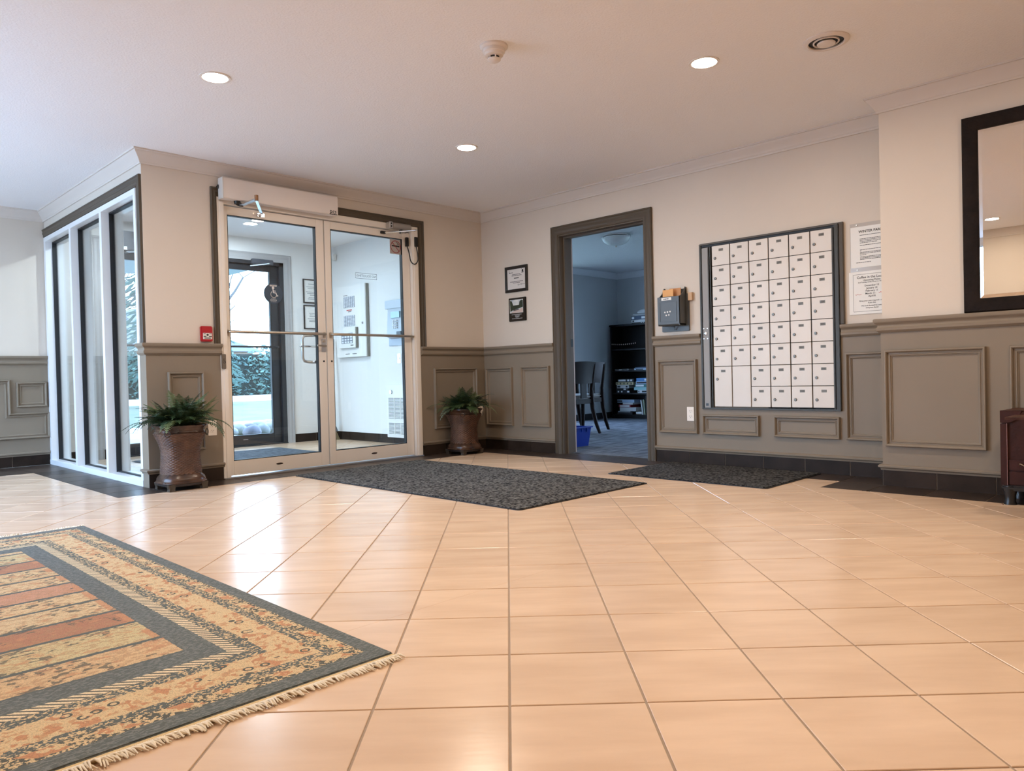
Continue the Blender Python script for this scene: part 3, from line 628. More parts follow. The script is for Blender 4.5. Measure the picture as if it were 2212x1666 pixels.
flat(ph, 'lawn', mat('photo_dark', (0.05, 0.035, 0.03), 0.6), [(-0.045, 0.0), (0.02, 0.0), (0.03, -0.008), (-0.05, -0.012)], -0.0187)
printed_lines('print', pq, mat('silver_ink', (0.45, 0.45, 0.45), 0.5), [(-0.075, 0.06, -0.052), (-0.03, 0.035, -0.062), (-0.03, 0.032, -0.072), (-0.02, 0.02, -0.08), (-0.07, 0.07, -0.092)], -0.0168, 0.005)

# ------------------------------------------------------------------ mailbox bank
mbk = thing('mailbox_bank', 'wall bank of white apartment mailboxes with numbered locked doors', 'mailbox', (0.0, -3.06, 0.443), RB)
MX0, MX1 = -0.541, 0.535
DFR = mat('bronze_trim', (0.045, 0.036, 0.026), 0.4, 0.4)
MB().box(MX0, MX1, 0.0, 0.012, 0, 1.288).build('back_plate', BLACK, mbk)
MB().box(MX0, MX0+0.018, -0.018, 0.0, 0.0, 1.288).build('frame_side', DFR, mbk, bevel=0.003)
MB().box(MX1-0.028, MX1, -0.024, 0.0, 0.0, 1.288).box(MX1-0.048, MX1-0.036, -0.016, 0.0, 0, 1.27).build('frame_side', DFR, mbk, bevel=0.003)
MB().box(MX0, MX1, -0.018, 0.0, 0.0, 0.012).build('frame_bottom', DFR, mbk, bevel=0.003)
MB().box(MX0, MX1-0.03, -0.010, 0.0, 1.270, 1.286).build('reveal', BLACK, mbk)
MB().box(MX0, MX1, -0.026, 0.0, 1.286, 1.292).build('frame_top', mat('top_trim', (0.15, 0.12, 0.09), 0.45), mbk, bevel=0.003)
MB().box(MX1+0.002, MX1+0.03, -0.016, 0.0, 0.60, 1.292).build('outer_casing', CASE, mbk, bevel=0.003)
MB().box(MX0, MX1+0.03, -0.012, 0.0, 1.288, 1.30).build('outer_casing', CASE, mbk, bevel=0.002)
CH = mat('outgoing_channel', (0.30, 0.275, 0.25), 0.45)
ch = MB().box(MX0+0.02, MX0+0.073, -0.012, 0.0, 0.012, 1.265).build('master_channel', CH, mbk, bevel=0.002)
MB().box(MX0+0.078, MX0+0.084, -0.02, 0.0, 0.012, 1.265).box(MX0+0.09, MX0+0.098, -0.014, 0.0, 0.012, 1.265).build('divider', DFR, mbk)
MB().lathe([(0.013, 0), (0.013, 0.004), (0.007, 0.006)], 16).build('channel_lock', CHROME, ch, smooth=True)
cl_ = [o_ for o_ in ch.children][0]; cl_.location = (MX0+0.043, -0.012, 0.594); cl_.rotation_euler = (PI/2, 0, 0)
for dx, dz in ((-0.016, 0.04), (0.016, 0.04), (-0.016, -0.04), (0.016, -0.04)):
    MB().cyl((MX0+0.043+dx, -0.012, 0.594+dz), (MX0+0.043+dx, -0.0145, 0.594+dz), 0.0042, n=8).build('rivet', ALU, ch)
MB().box(MX0+0.034, MX0+0.056, -0.0135, -0.0115, 0.026, 0.046).build('maker_plate', BLACKP, ch)
MBD = mat('mailbox_door', (0.74, 0.665, 0.585), 0.38, var=0.04, vscale=5, rand=0.025)
PLATE = mat('number_plate', (0.155, 0.125, 0.092), 0.4, 0.3)
LOCKM = mat('lock_chrome', (0.16, 0.135, 0.11), 0.38, 0.9)
CW, RH = 0.1543, 0.1563; cx0 = 2.6245-3.06; ztop = 1.713-0.443
NUMS = [['101','102','103','104','105','106'],['107','201','202','203','204','205'],['206','207','208','209','301','302'],['303','304','305','306','307','308'],['309','401','402','403','404','405'],['406','407','408','409','501','502'],['510',None,'503','504','505','506'],[0,0,'507','508','509','']]
def dmesh(w, h): return MB().box(-w/2, w/2, -0.007, 0.0, -h/2, h/2).mesh('mailbox_door', MBD, bevel=0.0012, seg=1)
small = dmesh(CW-0.0075, RH-0.0045); tall = dmesh(CW-0.0075, 2*RH-0.0045)
lockm = MB().lathe([(0.0105, 0), (0.0105, 0.005), (0.0085, 0.0075), (0.004, 0.0075)], 14).mesh('lock', LOCKM, smooth=True)
slotm = MB().box(-0.0016, 0.0016, -0.0078, -0.0068, -0.007, 0.001).mesh('key_slot', BLACK)
platem = MB().box(-0.0185, 0.0185, -0.0012, 0.0, -0.0095, 0.0095).mesh('number_plate', PLATE)
for r in range(8):
    for c in range(6):
        nn = NUMS[r][c]
        if nn == 0: continue
        big = r == 6 and c < 2; hh = 2*RH if big else RH
        d = link('mailbox_door', tall if big else small, mbk, (cx0+CW*(c+.5), -0.004, ztop-RH*r-hh/2))
        if nn is None: continue
        zt = hh/2
        pl = link('number_plate', platem, d, (0.004, -0.007, zt-0.036))
        lk = link('lock', lockm, d, (-0.047, -0.007, zt-0.098)); lk.rotation_euler = (PI/2, 0, 0)
        link('key_slot', slotm, d, (-0.047, -0.007, zt-0.098))
        if nn: text('lettering', nn, 0.017, INK, d, 0.004, -0.0086, zt-0.0365)

# ------------------------------------------------------------------ suggestion box with envelopes
sb = thing('drop_box', 'grey plastic wall letter box with envelope beside mailboxes', 'letter box', (DW, -2.285, 1.07), RB)
GP = mat('grey_plastic', (0.088, 0.092, 0.092), 0.38, var=0.1, vscale=10)
MB().box(-0.128, 0.128, -0.014, 0.0, 0.0, 0.30).build('back_plate', GP, sb, bevel=0.003)
mb = MB(); mb.prism([(-0.0, 0.045), (-0.10, 0.045), (-0.115, 0.055), (-0.118, 0.275), (-0.102, 0.278), (-0.10, 0.06), (-0.02, 0.06), (-0.02, 0.34), (-0.0, 0.34)], -0.1, 0.1, 'x'); mb.build('body', GP, sb, bevel=0.002)
for xx in (-0.1, 0.094):
    MB().prism([(0, 0.045), (-0.112, 0.045), (-0.117, 0.275), (-0.085, 0.283), (-0.05, 0.31), (-0.02, 0.355), (0.0, 0.35)], xx, xx+0.006, 'x').build('side_wall', GP, sb)
MB().sweep(frame_rect(-0.078, 0.078, 0.075, 0.235), [(0, 0), (0, 0.003), (0.003, 0.003), (0.003, 0)], closed=True, plane='xz', off=-0.1165).build('front_bead', GP, sb)
MB().box(-0.06, 0.032, -0.1195, -0.1165, 0.248, 0.27).build('name_label', PAPER, sb)
printed_lines('print', sb, INK, [(-0.04, 0.01, 0.256)], -0.12, 0.006)
PEARL = mat('button_white', (0.78, 0.70, 0.64), 0.4)
for x, z in ((-0.03, 0.152), (-0.006, 0.154), (0.018, 0.156), (-0.018, 0.128), (0.006, 0.13)):
    MB().cyl((x, -0.1165, z), (x, -0.1185, z), 0.0068, n=12).build('view_hole', PEARL, sb)
mb = MB(); thick_line(mb, [(-0.02, 0.04), (0.0, 0.012), (0.02, 0.04)], 0.008, -0.03); mb.build('hook_tab', GP, sb)
env = thing('kraft_envelope', 'orange kraft envelope sticking out of the grey letter box', 'envelope', (DW, -2.285, 1.07), RB)
KRAFT = mat('kraft_paper', (0.78, 0.40, 0.15), 0.7)
MB().box(-0.062, 0.036, -0.096, -0.092, 0.13, 0.335).build('envelope_front', KRAFT, env)
en2 = thing('kraft_card', 'darker orange card behind the envelope in the letter box', 'card', (DW, -2.285, 1.07), RB)
MB().box(-0.02, 0.085, -0.062, -0.058, 0.15, 0.345).build('card_sheet', mat('kraft_dark', (0.58, 0.28, 0.12), 0.7), en2)
ct = thing('card_stub', 'small folded orange card tucked behind letter box edge', 'card', (DW, -2.43, 1.345), RB)
MB().box(-0.015, 0.02, -0.03, -0.006, -0.035, 0.028).build('folded_card', mat('kraft_pale', (0.62, 0.40, 0.24), 0.7), ct)

# ------------------------------------------------------------------ outlets
def outlet(loc, rot, label, m):
    t = thing('power_outlet', label, 'outlet', loc, rot, 'wall outlets')
    MB().box(-0.033, 0.033, -0.006, 0.0, -0.057, 0.057).build('cover_plate', m, t, bevel=0.002)
    for zz in (0.021, -0.021):
        f_ = MB().prism([(0.0165*math.cos(a), zz+max(-0.014, min(0.014, 0.0175*math.sin(a)))) for a in [2*PI*k/16 for k in range(16)]], -0.008, -0.0055, 'y').build('socket', m, t)
        MB().box(-0.008, -0.0055, -0.0085, -0.0078, zz, zz+0.008).box(0.0055, 0.008, -0.0085, -0.0078, zz, zz+0.007).box(-0.002, 0.002, -0.0085, -0.0078, zz-0.01, zz-0.006).build('slots', BLACK, f_)
    return t
OUTW = mat('outlet_ivory', (0.85, 0.76, 0.66), 0.35)
outlet((0.0, -2.407, 0.401), RB, 'ivory outlet on wainscot below the grey letter box', OUTW)
outlet((-2.845, 0.0, 0.40), 0, 'ivory outlet behind the wicker planter by the sidelight', OUTW)
outlet((-0.072, 0.0, 0.40), 0, 'ivory outlet behind the wicker planter in the corner', OUTW)

# ------------------------------------------------------------------ notices
ACR = glass_mat('acrylic', (0.93, 0.92, 0.90))
n1 = thing('parking_notice', 'winter parking notice in clear acrylic holder beside mailboxes', 'notice', (DW, -3.80, 1.552), RB)
MB().box(-0.135, 0.135, -0.005, 0.0, -0.165, 0.165).build('acrylic_holder', mat('acrylic_sheet', (0.52, 0.47, 0.42), 0.15), n1, bevel=0.001)
MB().box(-0.13, 0.13, -0.0065, -0.005, -0.135, 0.14).build('sheet', PAPER, n1)
text('lettering', 'WINTER PARKING', 0.0235, INK, n1, 0.02, -0.0072, 0.105, bold=0.02)
rows = []
for z, x1 in ((0.08, 0.12), (0.055, 0.12), (0.046, 0.122), (0.037, 0.12), (0.028, 0.04), (0.012, 0.12), (-0.018, 0.12), (-0.026, -0.06), (-0.036, 0.12), (-0.044, 0.115), (-0.053, -0.03), (-0.066, 0.11), (-0.074, 0.12), (-0.083, 0.12)): rows.append((-0.07, x1, z))
rows.append((-0.095, 0.0, -0.103)); printed_lines('print', n1, INK, rows, -0.0072, 0.0032)
for x, z in ((-0.09, 0.153), (0.09, 0.153), (-0.09, -0.151), (0.09, -0.151)): MB().cyl((x, -0.005, z), (x, -0.009, z), 0.005, n=10).build('screw', STEEL, n1)
n2 = thing('coffee_notice', 'coffee in the lounge notice with printed dates below parking notice', 'notice', (DW, -3.79, 1.244), RB)
MB().box(-0.135, 0.135, -0.007, 0.0, -0.143, 0.145).build('acrylic_holder', PAPER, n2, bevel=0.001)
MB().sweep(frame_rect(-0.108, 0.122, -0.125, 0.127), [(0, 0.0072), (0.0018, 0.0072)], closed=True, plane='xz').build('printed_border', INK, n2)
for s_, sz, z, xx in (('Coffee in the Lounge', 0.0225, 0.105, 0.012), ('Upcoming Dates', 0.0165, 0.085, 0.012), ('2nd Tuesday of the month at 10:00 am', 0.0112, 0.071, 0.012), ('December 10', 0.0165, 0.048, 0.012), ('January 14', 0.0165, 0.03, 0.012), ('February 11', 0.0165, 0.012, 0.012), ('March 11-', 0.0165, -0.006, 0.004), ('April 8', 0.0165, -0.024, 0.012), ('Bring your own mug and a treat', 0.0125, -0.054, 0.012), ('if you like.', 0.0125, -0.068, 0.012), ('We look forward to seeing', 0.0125, -0.087, 0.012), ('everyone there!', 0.0125, -0.101, 0.012)):
    text('lettering', s_, sz, INK, n2, xx, -0.0076, z, bold=0.015)
mb = MB(); thick_line(mb, [(0.055, -0.004), (0.062, -0.009), (0.068, 0.0), (0.075, -0.008), (0.082, -0.002), (0.09, -0.008), (0.1, -0.002)], 0.0025, -0.0076); thick_line(mb, [(-0.095, -0.008), (-0.088, -0.012), (-0.082, -0.006), (-0.07, -0.011), (-0.055, -0.009)], 0.0018, -0.0076); mb.build('red_handwriting', REDINK, n2)

# ------------------------------------------------------------------ mirror
mi = thing('wall_mirror', 'large mirror in dark brown leather frame on right wall', 'mirror', (JX+DW, -4.86, 1.042), RB)
LEA = mat('dark_leather', (0.014, 0.008, 0.006), 0.6, spec=0.15, var=0.5, vscale=14, bump=0.35, bscale=70)
MB().sweep(frame_rect(-0.44, 0.44, 0.0, 1.118), [(0, 0), (0, 0.03), (0.006, 0.036), (0.03, 0.038), (0.07, 0.030), (0.078, 0.024), (0.078, 0)], closed=True, plane='xz').build('frame', LEA, mi, smooth=True)
MIR = mat('mirror_silver', (0.90, 0.90, 0.88), 0.0, 1.0)
gx0, gx1, gz0, gz1, bv = -0.364, 0.364, 0.076, 1.042, 0.022
mb = MB(); o_ = [(gx0, gz0), (gx1, gz0), (gx1, gz1), (gx0, gz1)]; i_ = [(gx0+bv, gz0+bv), (gx1-bv, gz0+bv), (gx1-bv, gz1-bv), (gx0+bv, gz1-bv)]
mb.add([(x, -0.018, z) for x, z in o_]+[(x, -0.021, z) for x, z in i_], [(4, 5, 6, 7)]+[(k, (k+1) % 4, 4+(k+1) % 4, 4+k) for k in range(4)]); mb.build('mirror_glass', MIR, mi)
MB().box(gx0-0.01, gx1+0.01, -0.012, 0, gz0-0.01, gz1+0.01).build('backing', BLACK, mi)

# ------------------------------------------------------------------ leather chest
ch = thing('leather_chest', 'studded brown leather chest with drawers below the mirror', 'chest', (-0.645, -4.656, 0.0), RB)
CHL = mat('chest_leather', (0.085, 0.025, 0.011), 0.42, spec=0.3, var=0.75, vscale=9, col2=(0.034, 0.010, 0.006), bump=0.12, bscale=60)
CHD = mat('chest_dark', (0.045, 0.011, 0.008), 0.45, spec=0.25, var=0.4, vscale=12, bump=0.15, bscale=60)
CW_ = 0.92
MB().box(0.0, CW_, 0.004, 0.30, 0.10, 0.485).build('carcass', CHD, ch, bevel=0.006)
MB().box(-0.002, CW_+0.002, -0.002, 0.302, 0.47, 0.498).build('lid', CHL, ch, bevel=0.008)
MB().box(0.03, CW_-0.03, -0.002, 0.01, 0.243, 0.47).build('upper_panel', CHL, ch, bevel=0.002)
for z0, z1 in ((0.183, 0.24), (0.108, 0.18)):
    d = MB().box(0.032, CW_-0.032, -0.006, 0.01, z0+0.001, z1-0.001).build('drawer', CHD, ch, bevel=0.003)
    if z0 > 0.15:
        for xx in (0.115, CW_-0.115):
            pu = MB().tube([(xx-0.035, -0.01, 0.214), (xx-0.03, -0.02, 0.222), (xx-0.018, -0.022, 0.216), (xx, -0.022, 0.207), (xx+0.018, -0.022, 0.216), (xx+0.03, -0.02, 0.222), (xx+0.035, -0.01, 0.214)], 0.0035, 8).lathe([(0.001, -0.005), (0.006, -0.003), (0.007, 0), (0.004, 0.005)], 8, (xx, -0.018, 0.199)).build('drawer_pull', mat('antique_silver', (0.35, 0.3, 0.25), 0.3, 1.0), d, smooth=True)
STUD = mat('stud_copper', (0.55, 0.30, 0.22), 0.25, 1.0)
MB().box(-0.004, 0.027, -0.009, 0.0, 0.105, 0.43).build('corner_strap', CHD, ch, bevel=0.002)
MB().tube([(0.0265, -0.009, 0.105), (0.0265, -0.009, 0.43)], 0.002, 6).build('strap_piping', mat('piping', (0.20, 0.08, 0.06), 0.4), ch)
MB().prism([(-0.004, 0.498), (0.095, 0.498), (0.085, 0.478), (0.07, 0.452), (0.045, 0.436), (0.02, 0.432), (-0.004, 0.432)], -0.012, 0.002, 'y').build('corner_patch', CHD, ch, bevel=0.002)
for x, z in ((0.012, 0.42), (0.012, 0.362), (0.013, 0.306), (0.013, 0.247), (0.013, 0.183), (0.014, 0.118), (0.008, 0.437), (0.05, 0.445), (0.078, 0.481)):
    MB().lathe([(0.0062, 0), (0.0055, 0.0025), (0.003, 0.004), (0.0005, 0.0045)], 10).build('stud', STUD, ch, smooth=True)
    q = ch.children[-1]; q.location = (x, -0.0095, z); q.rotation_euler = (PI/2, 0, 0)
for xx in (0.03, CW_-0.03):
    for yy in (0.03, 0.27):
        MB().lathe([(0.03, 0.0), (0.03, 0.006), (0.024, 0.02), (0.026, 0.05), (0.035, 0.08), (0.035, 0.1)], 14, (xx, yy, 0)).build('foot', BLACKP, ch, smooth=True)
MB().box(-0.004, CW_+0.004, -0.008, 0.3, 0.075, 0.104).build('plinth', BLACKP, ch, bevel=0.01)

# ------------------------------------------------------------------ ceiling fixtures
EMI = bpy.data.materials.new('lamp_glow'); EMI.use_nodes = True; t = EMI.node_tree; t.nodes.clear()
oo = t.nodes.new('ShaderNodeOutputMaterial'); em = t.nodes.new('ShaderNodeEmission'); em.inputs[0].default_value = (*LAMP_COL, 1); em.inputs[1].default_value = LAMP; t.links.new(em.outputs[0], oo.inputs[0])
RINGW = mat('fixture_white', (0.84, 0.78, 0.73), 0.4)
def downlight(x, y, label, r=0.066):
    t = thing('recessed_light', label, 'ceiling light', (x, y, H), 0, 'recessed ceiling lights')
    MB().lathe([(r+0.016, 0.0), (r+0.016, -0.004), (r+0.010, -0.006), (r, -0.004), (r, -0.001)], 32, cap=False).build('trim_ring', RINGW, t, smooth=True)
    o = MB(); n = 32; o.add([(r*math.cos(2*PI*k/n), -r*math.sin(2*PI*k/n), -0.0035) for k in range(n)], [tuple(range(n))])
    q = o.build('lens', EMI, t)
    for p in q.data.polygons:
        if p.normal.z > 0: p.flip()
    q.data.update()
    return t
downlight(-3.45, -1.58, 'bright recessed ceiling light left of the smoke detector')
downlight(-1.606, -3.504, 'bright recessed ceiling light nearest the round air vent')
downlight(-1.584, -1.555, 'bright recessed ceiling light nearest the corner of the room')
downlight(-5.41, -3.52, 'recessed ceiling light seen only in the wall mirror')
downlight(-3.45, -3.51, 'added unseen recessed ceiling light over the middle of the tiled floor')  # this and the next two are out of view, added for their light
downlight(-3.45, -5.45, 'added unseen recessed ceiling light behind the viewpoint towards the rear wall')
downlight(-1.606, -5.45, 'added unseen recessed ceiling light above the leather chest side')
sd = thing('smoke_detector', 'white stepped smoke detector on ceiling', 'smoke detector', (-2.588, -2.882, H))
SDW = mat('detector_white', (0.80, 0.72, 0.66), 0.45)
MB().lathe([(0.070, 0.0), (0.070, -0.010), (0.062, -0.018), (0.056, -0.019), (0.056, -0.034), (0.048, -0.038), (0.046, -0.050), (0.034, -0.054)], 40).build('base', SDW, sd, smooth=True)
MB().lathe([(0.026, -0.052), (0.026, -0.068)], 24).build('sensor_core', BLACKP, sd)
for k in range(6):
    a = PI/3*k; MB().cyl((0.029*math.cos(a), 0.029*math.sin(a), -0.053), (0.029*math.cos(a), 0.029*math.sin(a), -0.068), 0.004, n=6).build('cage_post', SDW, sd)
MB().lathe([(0.033, -0.066), (0.033, -0.072), (0.024, -0.079), (0.002, -0.080)], 30).build('cap', SDW, sd, smooth=True)
vt = thing('ceiling_vent', 'round white air diffuser with dark slots on ceiling', 'vent', (-1.372, -4.065, H))
MB().lathe([(0.112, 0.0), (0.112, -0.005), (0.100, -0.012), (0.088, -0.013), (0.084, -0.008), (0.086, 0.0)], 40, cap=False).build('outer_ring', SDW, vt, smooth=True)
MB().lathe([(0.0855, -0.001), (0.05, -0.0015), (0.001, -0.002)], 32).build('throat', BLACK, vt)
MB().lathe([(0.064, -0.004), (0.063, -0.010), (0.058, -0.011), (0.055, -0.006)], 40, cap=False).build('middle_ring', SDW, vt, smooth=True)
MB().lathe([(0.036, -0.004), (0.045, -0.014), (0.042, -0.019), (0.02, -0.021), (0.001, -0.022)], 32).build('centre_disc', SDW, vt, smooth=True)
for vx, vlab in ((-1.571, 'round recessed light on the vestibule ceiling behind left glass door'), (-2.62, 'added hidden round recessed light on vestibule ceiling nearer the sidelight')):  # the second one is hidden from view, added to brighten the vestibule
    vl = thing('vestibule_ceiling_light', vlab, 'ceiling light', (vx, 1.87, H), 0, 'vestibule ceiling lights')
    MB().lathe([(0.075, 0), (0.075, -0.006), (0.062, -0.004)], 28, cap=False).build('trim_ring', WHITEM, vl)
    o = MB(); o.add([(0.063*math.cos(2*PI*k/28), -0.063*math.sin(2*PI*k/28), -0.0035) for k in range(28)], [tuple(range(28))]); o.build('lens', mat('lens_glow', (0.9, 0.9, 0.9), 0.4, emit=(0.72, 0.86, 1.0), estr=720), vl)

# ------------------------------------------------------------------ rug
RX0, RX1, RY0, RY1 = -5.93, -4.068, -3.943, -1.235
def rug_material():
    M = bpy.data.materials.new('rug_weave'); M.use_nodes = True; t = M.node_tree; b = t.nodes['Principled BSDF']; N = t.nodes; Lk = t.links.new
    b.inputs['Roughness'].default_value = 0.95; b.inputs['Specular IOR Level'].default_value = 0.1
    tc = N.new('ShaderNodeTexCoord'); sp = N.new('ShaderNodeSeparateXYZ'); Lk(tc.outputs['Object'], sp.inputs[0])
    def val(v):
        n = N.new('ShaderNodeValue'); n.outputs[0].default_value = v; return n.outputs[0]
    def mth(op, a, b_=None, c=None):
        n = N.new('ShaderNodeMath'); n.operation = op
        for i, q in enumerate((a, b_, c)):
            if q is None: continue
            if isinstance(q, (int, float)): n.inputs[i].default_value = q
            else: Lk(q, n.inputs[i])
        return n.outputs[0]
    def noise(scale, vec=None, detail=3, sx=1, sy=1):
        n = N.new('ShaderNodeTexNoise'); n.inputs['Scale'].default_value = scale; n.inputs['Detail'].default_value = detail
        mp = N.new('ShaderNodeMapping'); mp.inputs['Scale'].default_value = (sx, sy, 1); Lk(tc.outputs['Object'], mp.inputs[0]); Lk(mp.outputs[0], n.inputs['Vector']); return n.outputs['Fac']
    def ramp(fac, stops, interp='CONSTANT'):
        r = N.new('ShaderNodeValToRGB'); cr = r.color_ramp; cr.interpolation = interp
        while len(cr.elements) < len(stops): cr.elements.new(0.5)
        for e, (p, c) in zip(cr.elements, stops): e.position = p; e.color = (*c, 1) if len(c) == 3 else c
        Lk(fac, r.inputs[0]); return r.outputs[0]
    def mixc(f, a, b_):
        n = N.new('ShaderNodeMix'); n.data_type = 'RGBA'
        for i, q in ((0, f), (6, a), (7, b_)):
            if isinstance(q, tuple): n.inputs[i].default_value = (*q, 1)
            elif isinstance(q, (int, float)): n.inputs[i].default_value = q
            else: Lk(q, n.inputs[i])
        return n.outputs[2]
    x, y = sp.outputs[0], sp.outputs[1]          # object origin at the rug's near right corner: x<=0, y>=0
    jit = mth('MULTIPLY', mth('SUBTRACT', noise(120), 0.5), 0.010)
    x = mth('ADD', x, jit); y = mth('ADD', y, jit)
    dx = mth('MINIMUM', mth('MULTIPLY', x, -1.0), mth('ADD', x, RX1-RX0))
    dy = mth('MINIMUM', y, mth('SUBTRACT', RY1-RY0, y)); dy = mth('DIVIDE', dy, 1.18)
    d = mth('MINIMUM', dx, dy)
    SL = (0.105, 0.118, 0.110); BG = (0.56, 0.40, 0.205); BG2 = (0.54, 0.36, 0.18); OR_ = (0.46, 0.21, 0.095); RD = (0.36, 0.165, 0.09); DK = (0.095, 0.098, 0.082); OL_ = (0.50, 0.40, 0.20)
    dn = mth('DIVIDE', d, 0.4)
    mott = mth('GREATER_THAN', noise(130, detail=3), 0.50)
    mottb = mixc(mott, BG, DK); mottd = mixc(mth('GREATER_THAN', noise(130, detail=3), 0.54), SL, BG)
    big = noise(34, detail=4); mot1 = mth('GREATER_THAN', big, 0.58); mot2 = mth('LESS_THAN', noise(48, detail=4), 0.42)
    vor = N.new('ShaderNodeTexVoronoi'); vor.inputs['Scale'].default_value = 24; Lk(tc.outputs['Object'], vor.inputs['Vector'])
    ringm = mth('MULTIPLY', mth('GREATER_THAN', vor.outputs['Distance'], 0.20), mth('LESS_THAN', vor.outputs['Distance'], 0.33))
    motif = mixc(mot1, BG, OR_); motif = mixc(mth('MULTIPLY', mot2, 0.75), motif, (0.45, 0.22, 0.10)); motif = mixc(mth('MULTIPLY', ringm, mth('GREATER_THAN', noise(5), 0.5)), motif, DK)
    along = mth('ADD', sp.outputs[0], sp.outputs[1]); tick = mth('GREATER_THAN', mth('FRACT', mth('MULTIPLY', along, 42)), 0.62); tickc = mixc(tick, (0.64, 0.50, 0.30), DK)
    blocks = mixc(mth('GREATER_THAN', mth('FRACT', mth('MULTIPLY', along, 7.5)), 0.5), mottb, mixc(mth('GREATER_THAN', big, 0.5), OR_, BG))
    def band(a, b_): return mth('MULTIPLY', mth('GREATER_THAN', d, a), mth('LESS_THAN', d, b_))
    slate = mixc(mth('GREATER_THAN', noise(170, detail=2, sx=0.4), 0.52), SL, (0.165, 0.175, 0.160))
    col = slate
    for a, b_, c in ((0.050, 0.060, mottb), (0.060, 0.092, blocks), (0.092, 0.100, mottb), (0.100, 0.127, mottd), (0.127, 0.222, motif), (0.222, 0.262, mottd), (0.262, 0.297, tickc), (0.297, 0.374, slate)):
        col = mixc(band(a, b_), col, c)
    # field of stripes across the rug
    bounds = [-3.501, -3.332, -3.125, -2.954, -2.77, -2.616, -2.447, -2.291, -2.1, -1.935, -1.727, -1.593]
    cols = [BG2, OL_, RD, (0.55, 0.40, 0.21), BG, (0.47, 0.24, 0.14), BG, (0.55, 0.40, 0.2), RD, OL_, BG]
    stops = [(0.0, SL)]; Ly = RY1-RY0
    for k, c in enumerate(cols): stops.append(((bounds[k]-RY0)/Ly, c))
    stops.append(((bounds[-1]-RY0)/Ly, SL))
    yn = mth('DIVIDE', y, Ly); fld = ramp(yn, stops)
    lines = None
    for bb in bounds[:-1]:
        q = mth('LESS_THAN', mth('ABSOLUTE', mth('SUBTRACT', y, bb-RY0)), 0.0095); lines = q if lines is None else mth('MAXIMUM', lines, q)
    pat = mth('GREATER_THAN', noise(70, detail=4, sx=0.6), 0.53); fld = mixc(mth('MULTIPLY', pat, 0.55), fld, (0.36, 0.20, 0.10))
    pat2 = mth('MULTIPLY', mth('GREATER_THAN', noise(55, detail=4, sx=0.7), 0.56), mth('GREATER_THAN', noise(6.5, detail=1), 0.52)); fld = mixc(mth('MULTIPLY', pat2, 0.8), fld, DK)
    pat3 = mth('GREATER_THAN', noise(40, detail=3, sx=0.5), 0.60); fld = mixc(mth('MULTIPLY', pat3, 0.6), fld, OR_)
    endb = mth('MULTIPLY', mth('LESS_THAN', dx, 0.395), mth('GREATER_THAN', noise(5.5, detail=0), 0.47)); fld = mixc(mth('MULTIPLY', endb, 0.8), fld, OR_)
    fld = mixc(lines, fld, SL)
    col = mixc(mth('GREATER_THAN', d, 0.374), col, fld)
    knots = N.new('ShaderNodeTexNoise'); knots.inputs['Scale'].default_value = 330; Lk(tc.outputs['Object'], knots.inputs['Vector'])
    col = mixc(mth('MULTIPLY', mth('GREATER_THAN', knots.outputs['Fac'], 0.54), 0.30), col, (0.10, 0.095, 0.08))
    hs_ = N.new('ShaderNodeHueSaturation'); hs_.inputs['Value'].default_value = 1.3; hs_.inputs['Saturation'].default_value = 0.92; Lk(col, hs_.inputs['Color']); Lk(hs_.outputs[0], b.inputs['Base Color'])
    bp = N.new('ShaderNodeBump'); bp.inputs['Strength'].default_value = 0.8; bp.inputs['Distance'].default_value = 0.004; Lk(knots.outputs['Fac'], bp.inputs['Height']); Lk(bp.outputs[0], b.inputs['Normal'])
    return M
rug = thing('patterned_rug', 'oriental rug with striped field, slate border and cream fringe', 'rug', (RX1, RY0, 0.0))
MB().box(RX0-RX1, 0, 0, RY1-RY0, 0.0005, 0.011).build('pile', rug_material(), rug, bevel=0.003)
FRG = mat('fringe_cotton', (0.84, 0.73, 0.56), 0.9)
HEM = mat('hem_cotton', (0.70, 0.52, 0.27), 0.9, bump=0.4, bscale=200)
for nm, ya, sgn in (('near', 0.0, -1), ('far', RY1-RY0, 1)):
    MB().box(RX0-RX1, 0, ya, ya+sgn*0.014, 0.0005, 0.008).build('hem', HEM, rug, bevel=0.002)
    mb = MB(); x = 0.0; random.seed(11)
    while x > RX0-RX1:
        clump = 0.5+0.5*math.sin(x*23)*math.sin(x*7.1)
        ln = random.uniform(0.022, 0.036)*(1.0+0.25*clump); dxx = random.uniform(-0.006, 0.022); zz = random.uniform(0.003, 0.007)+0.012*max(0, clump-0.62)*random.random()*2.5
        y0 = ya+sgn*0.012; mb.tube([(x, y0, 0.006), (x+dxx*0.5, y0+sgn*ln*0.5, zz+0.003), (x+dxx, y0+sgn*ln, zz*0.6+0.0012)], [0.0024, 0.0027, 0.0013], 5, cap=False)
        x -= random.uniform(0.0026, 0.0042)
    mb.build('fringe', FRG, rug, smooth='all', kind='stuff')

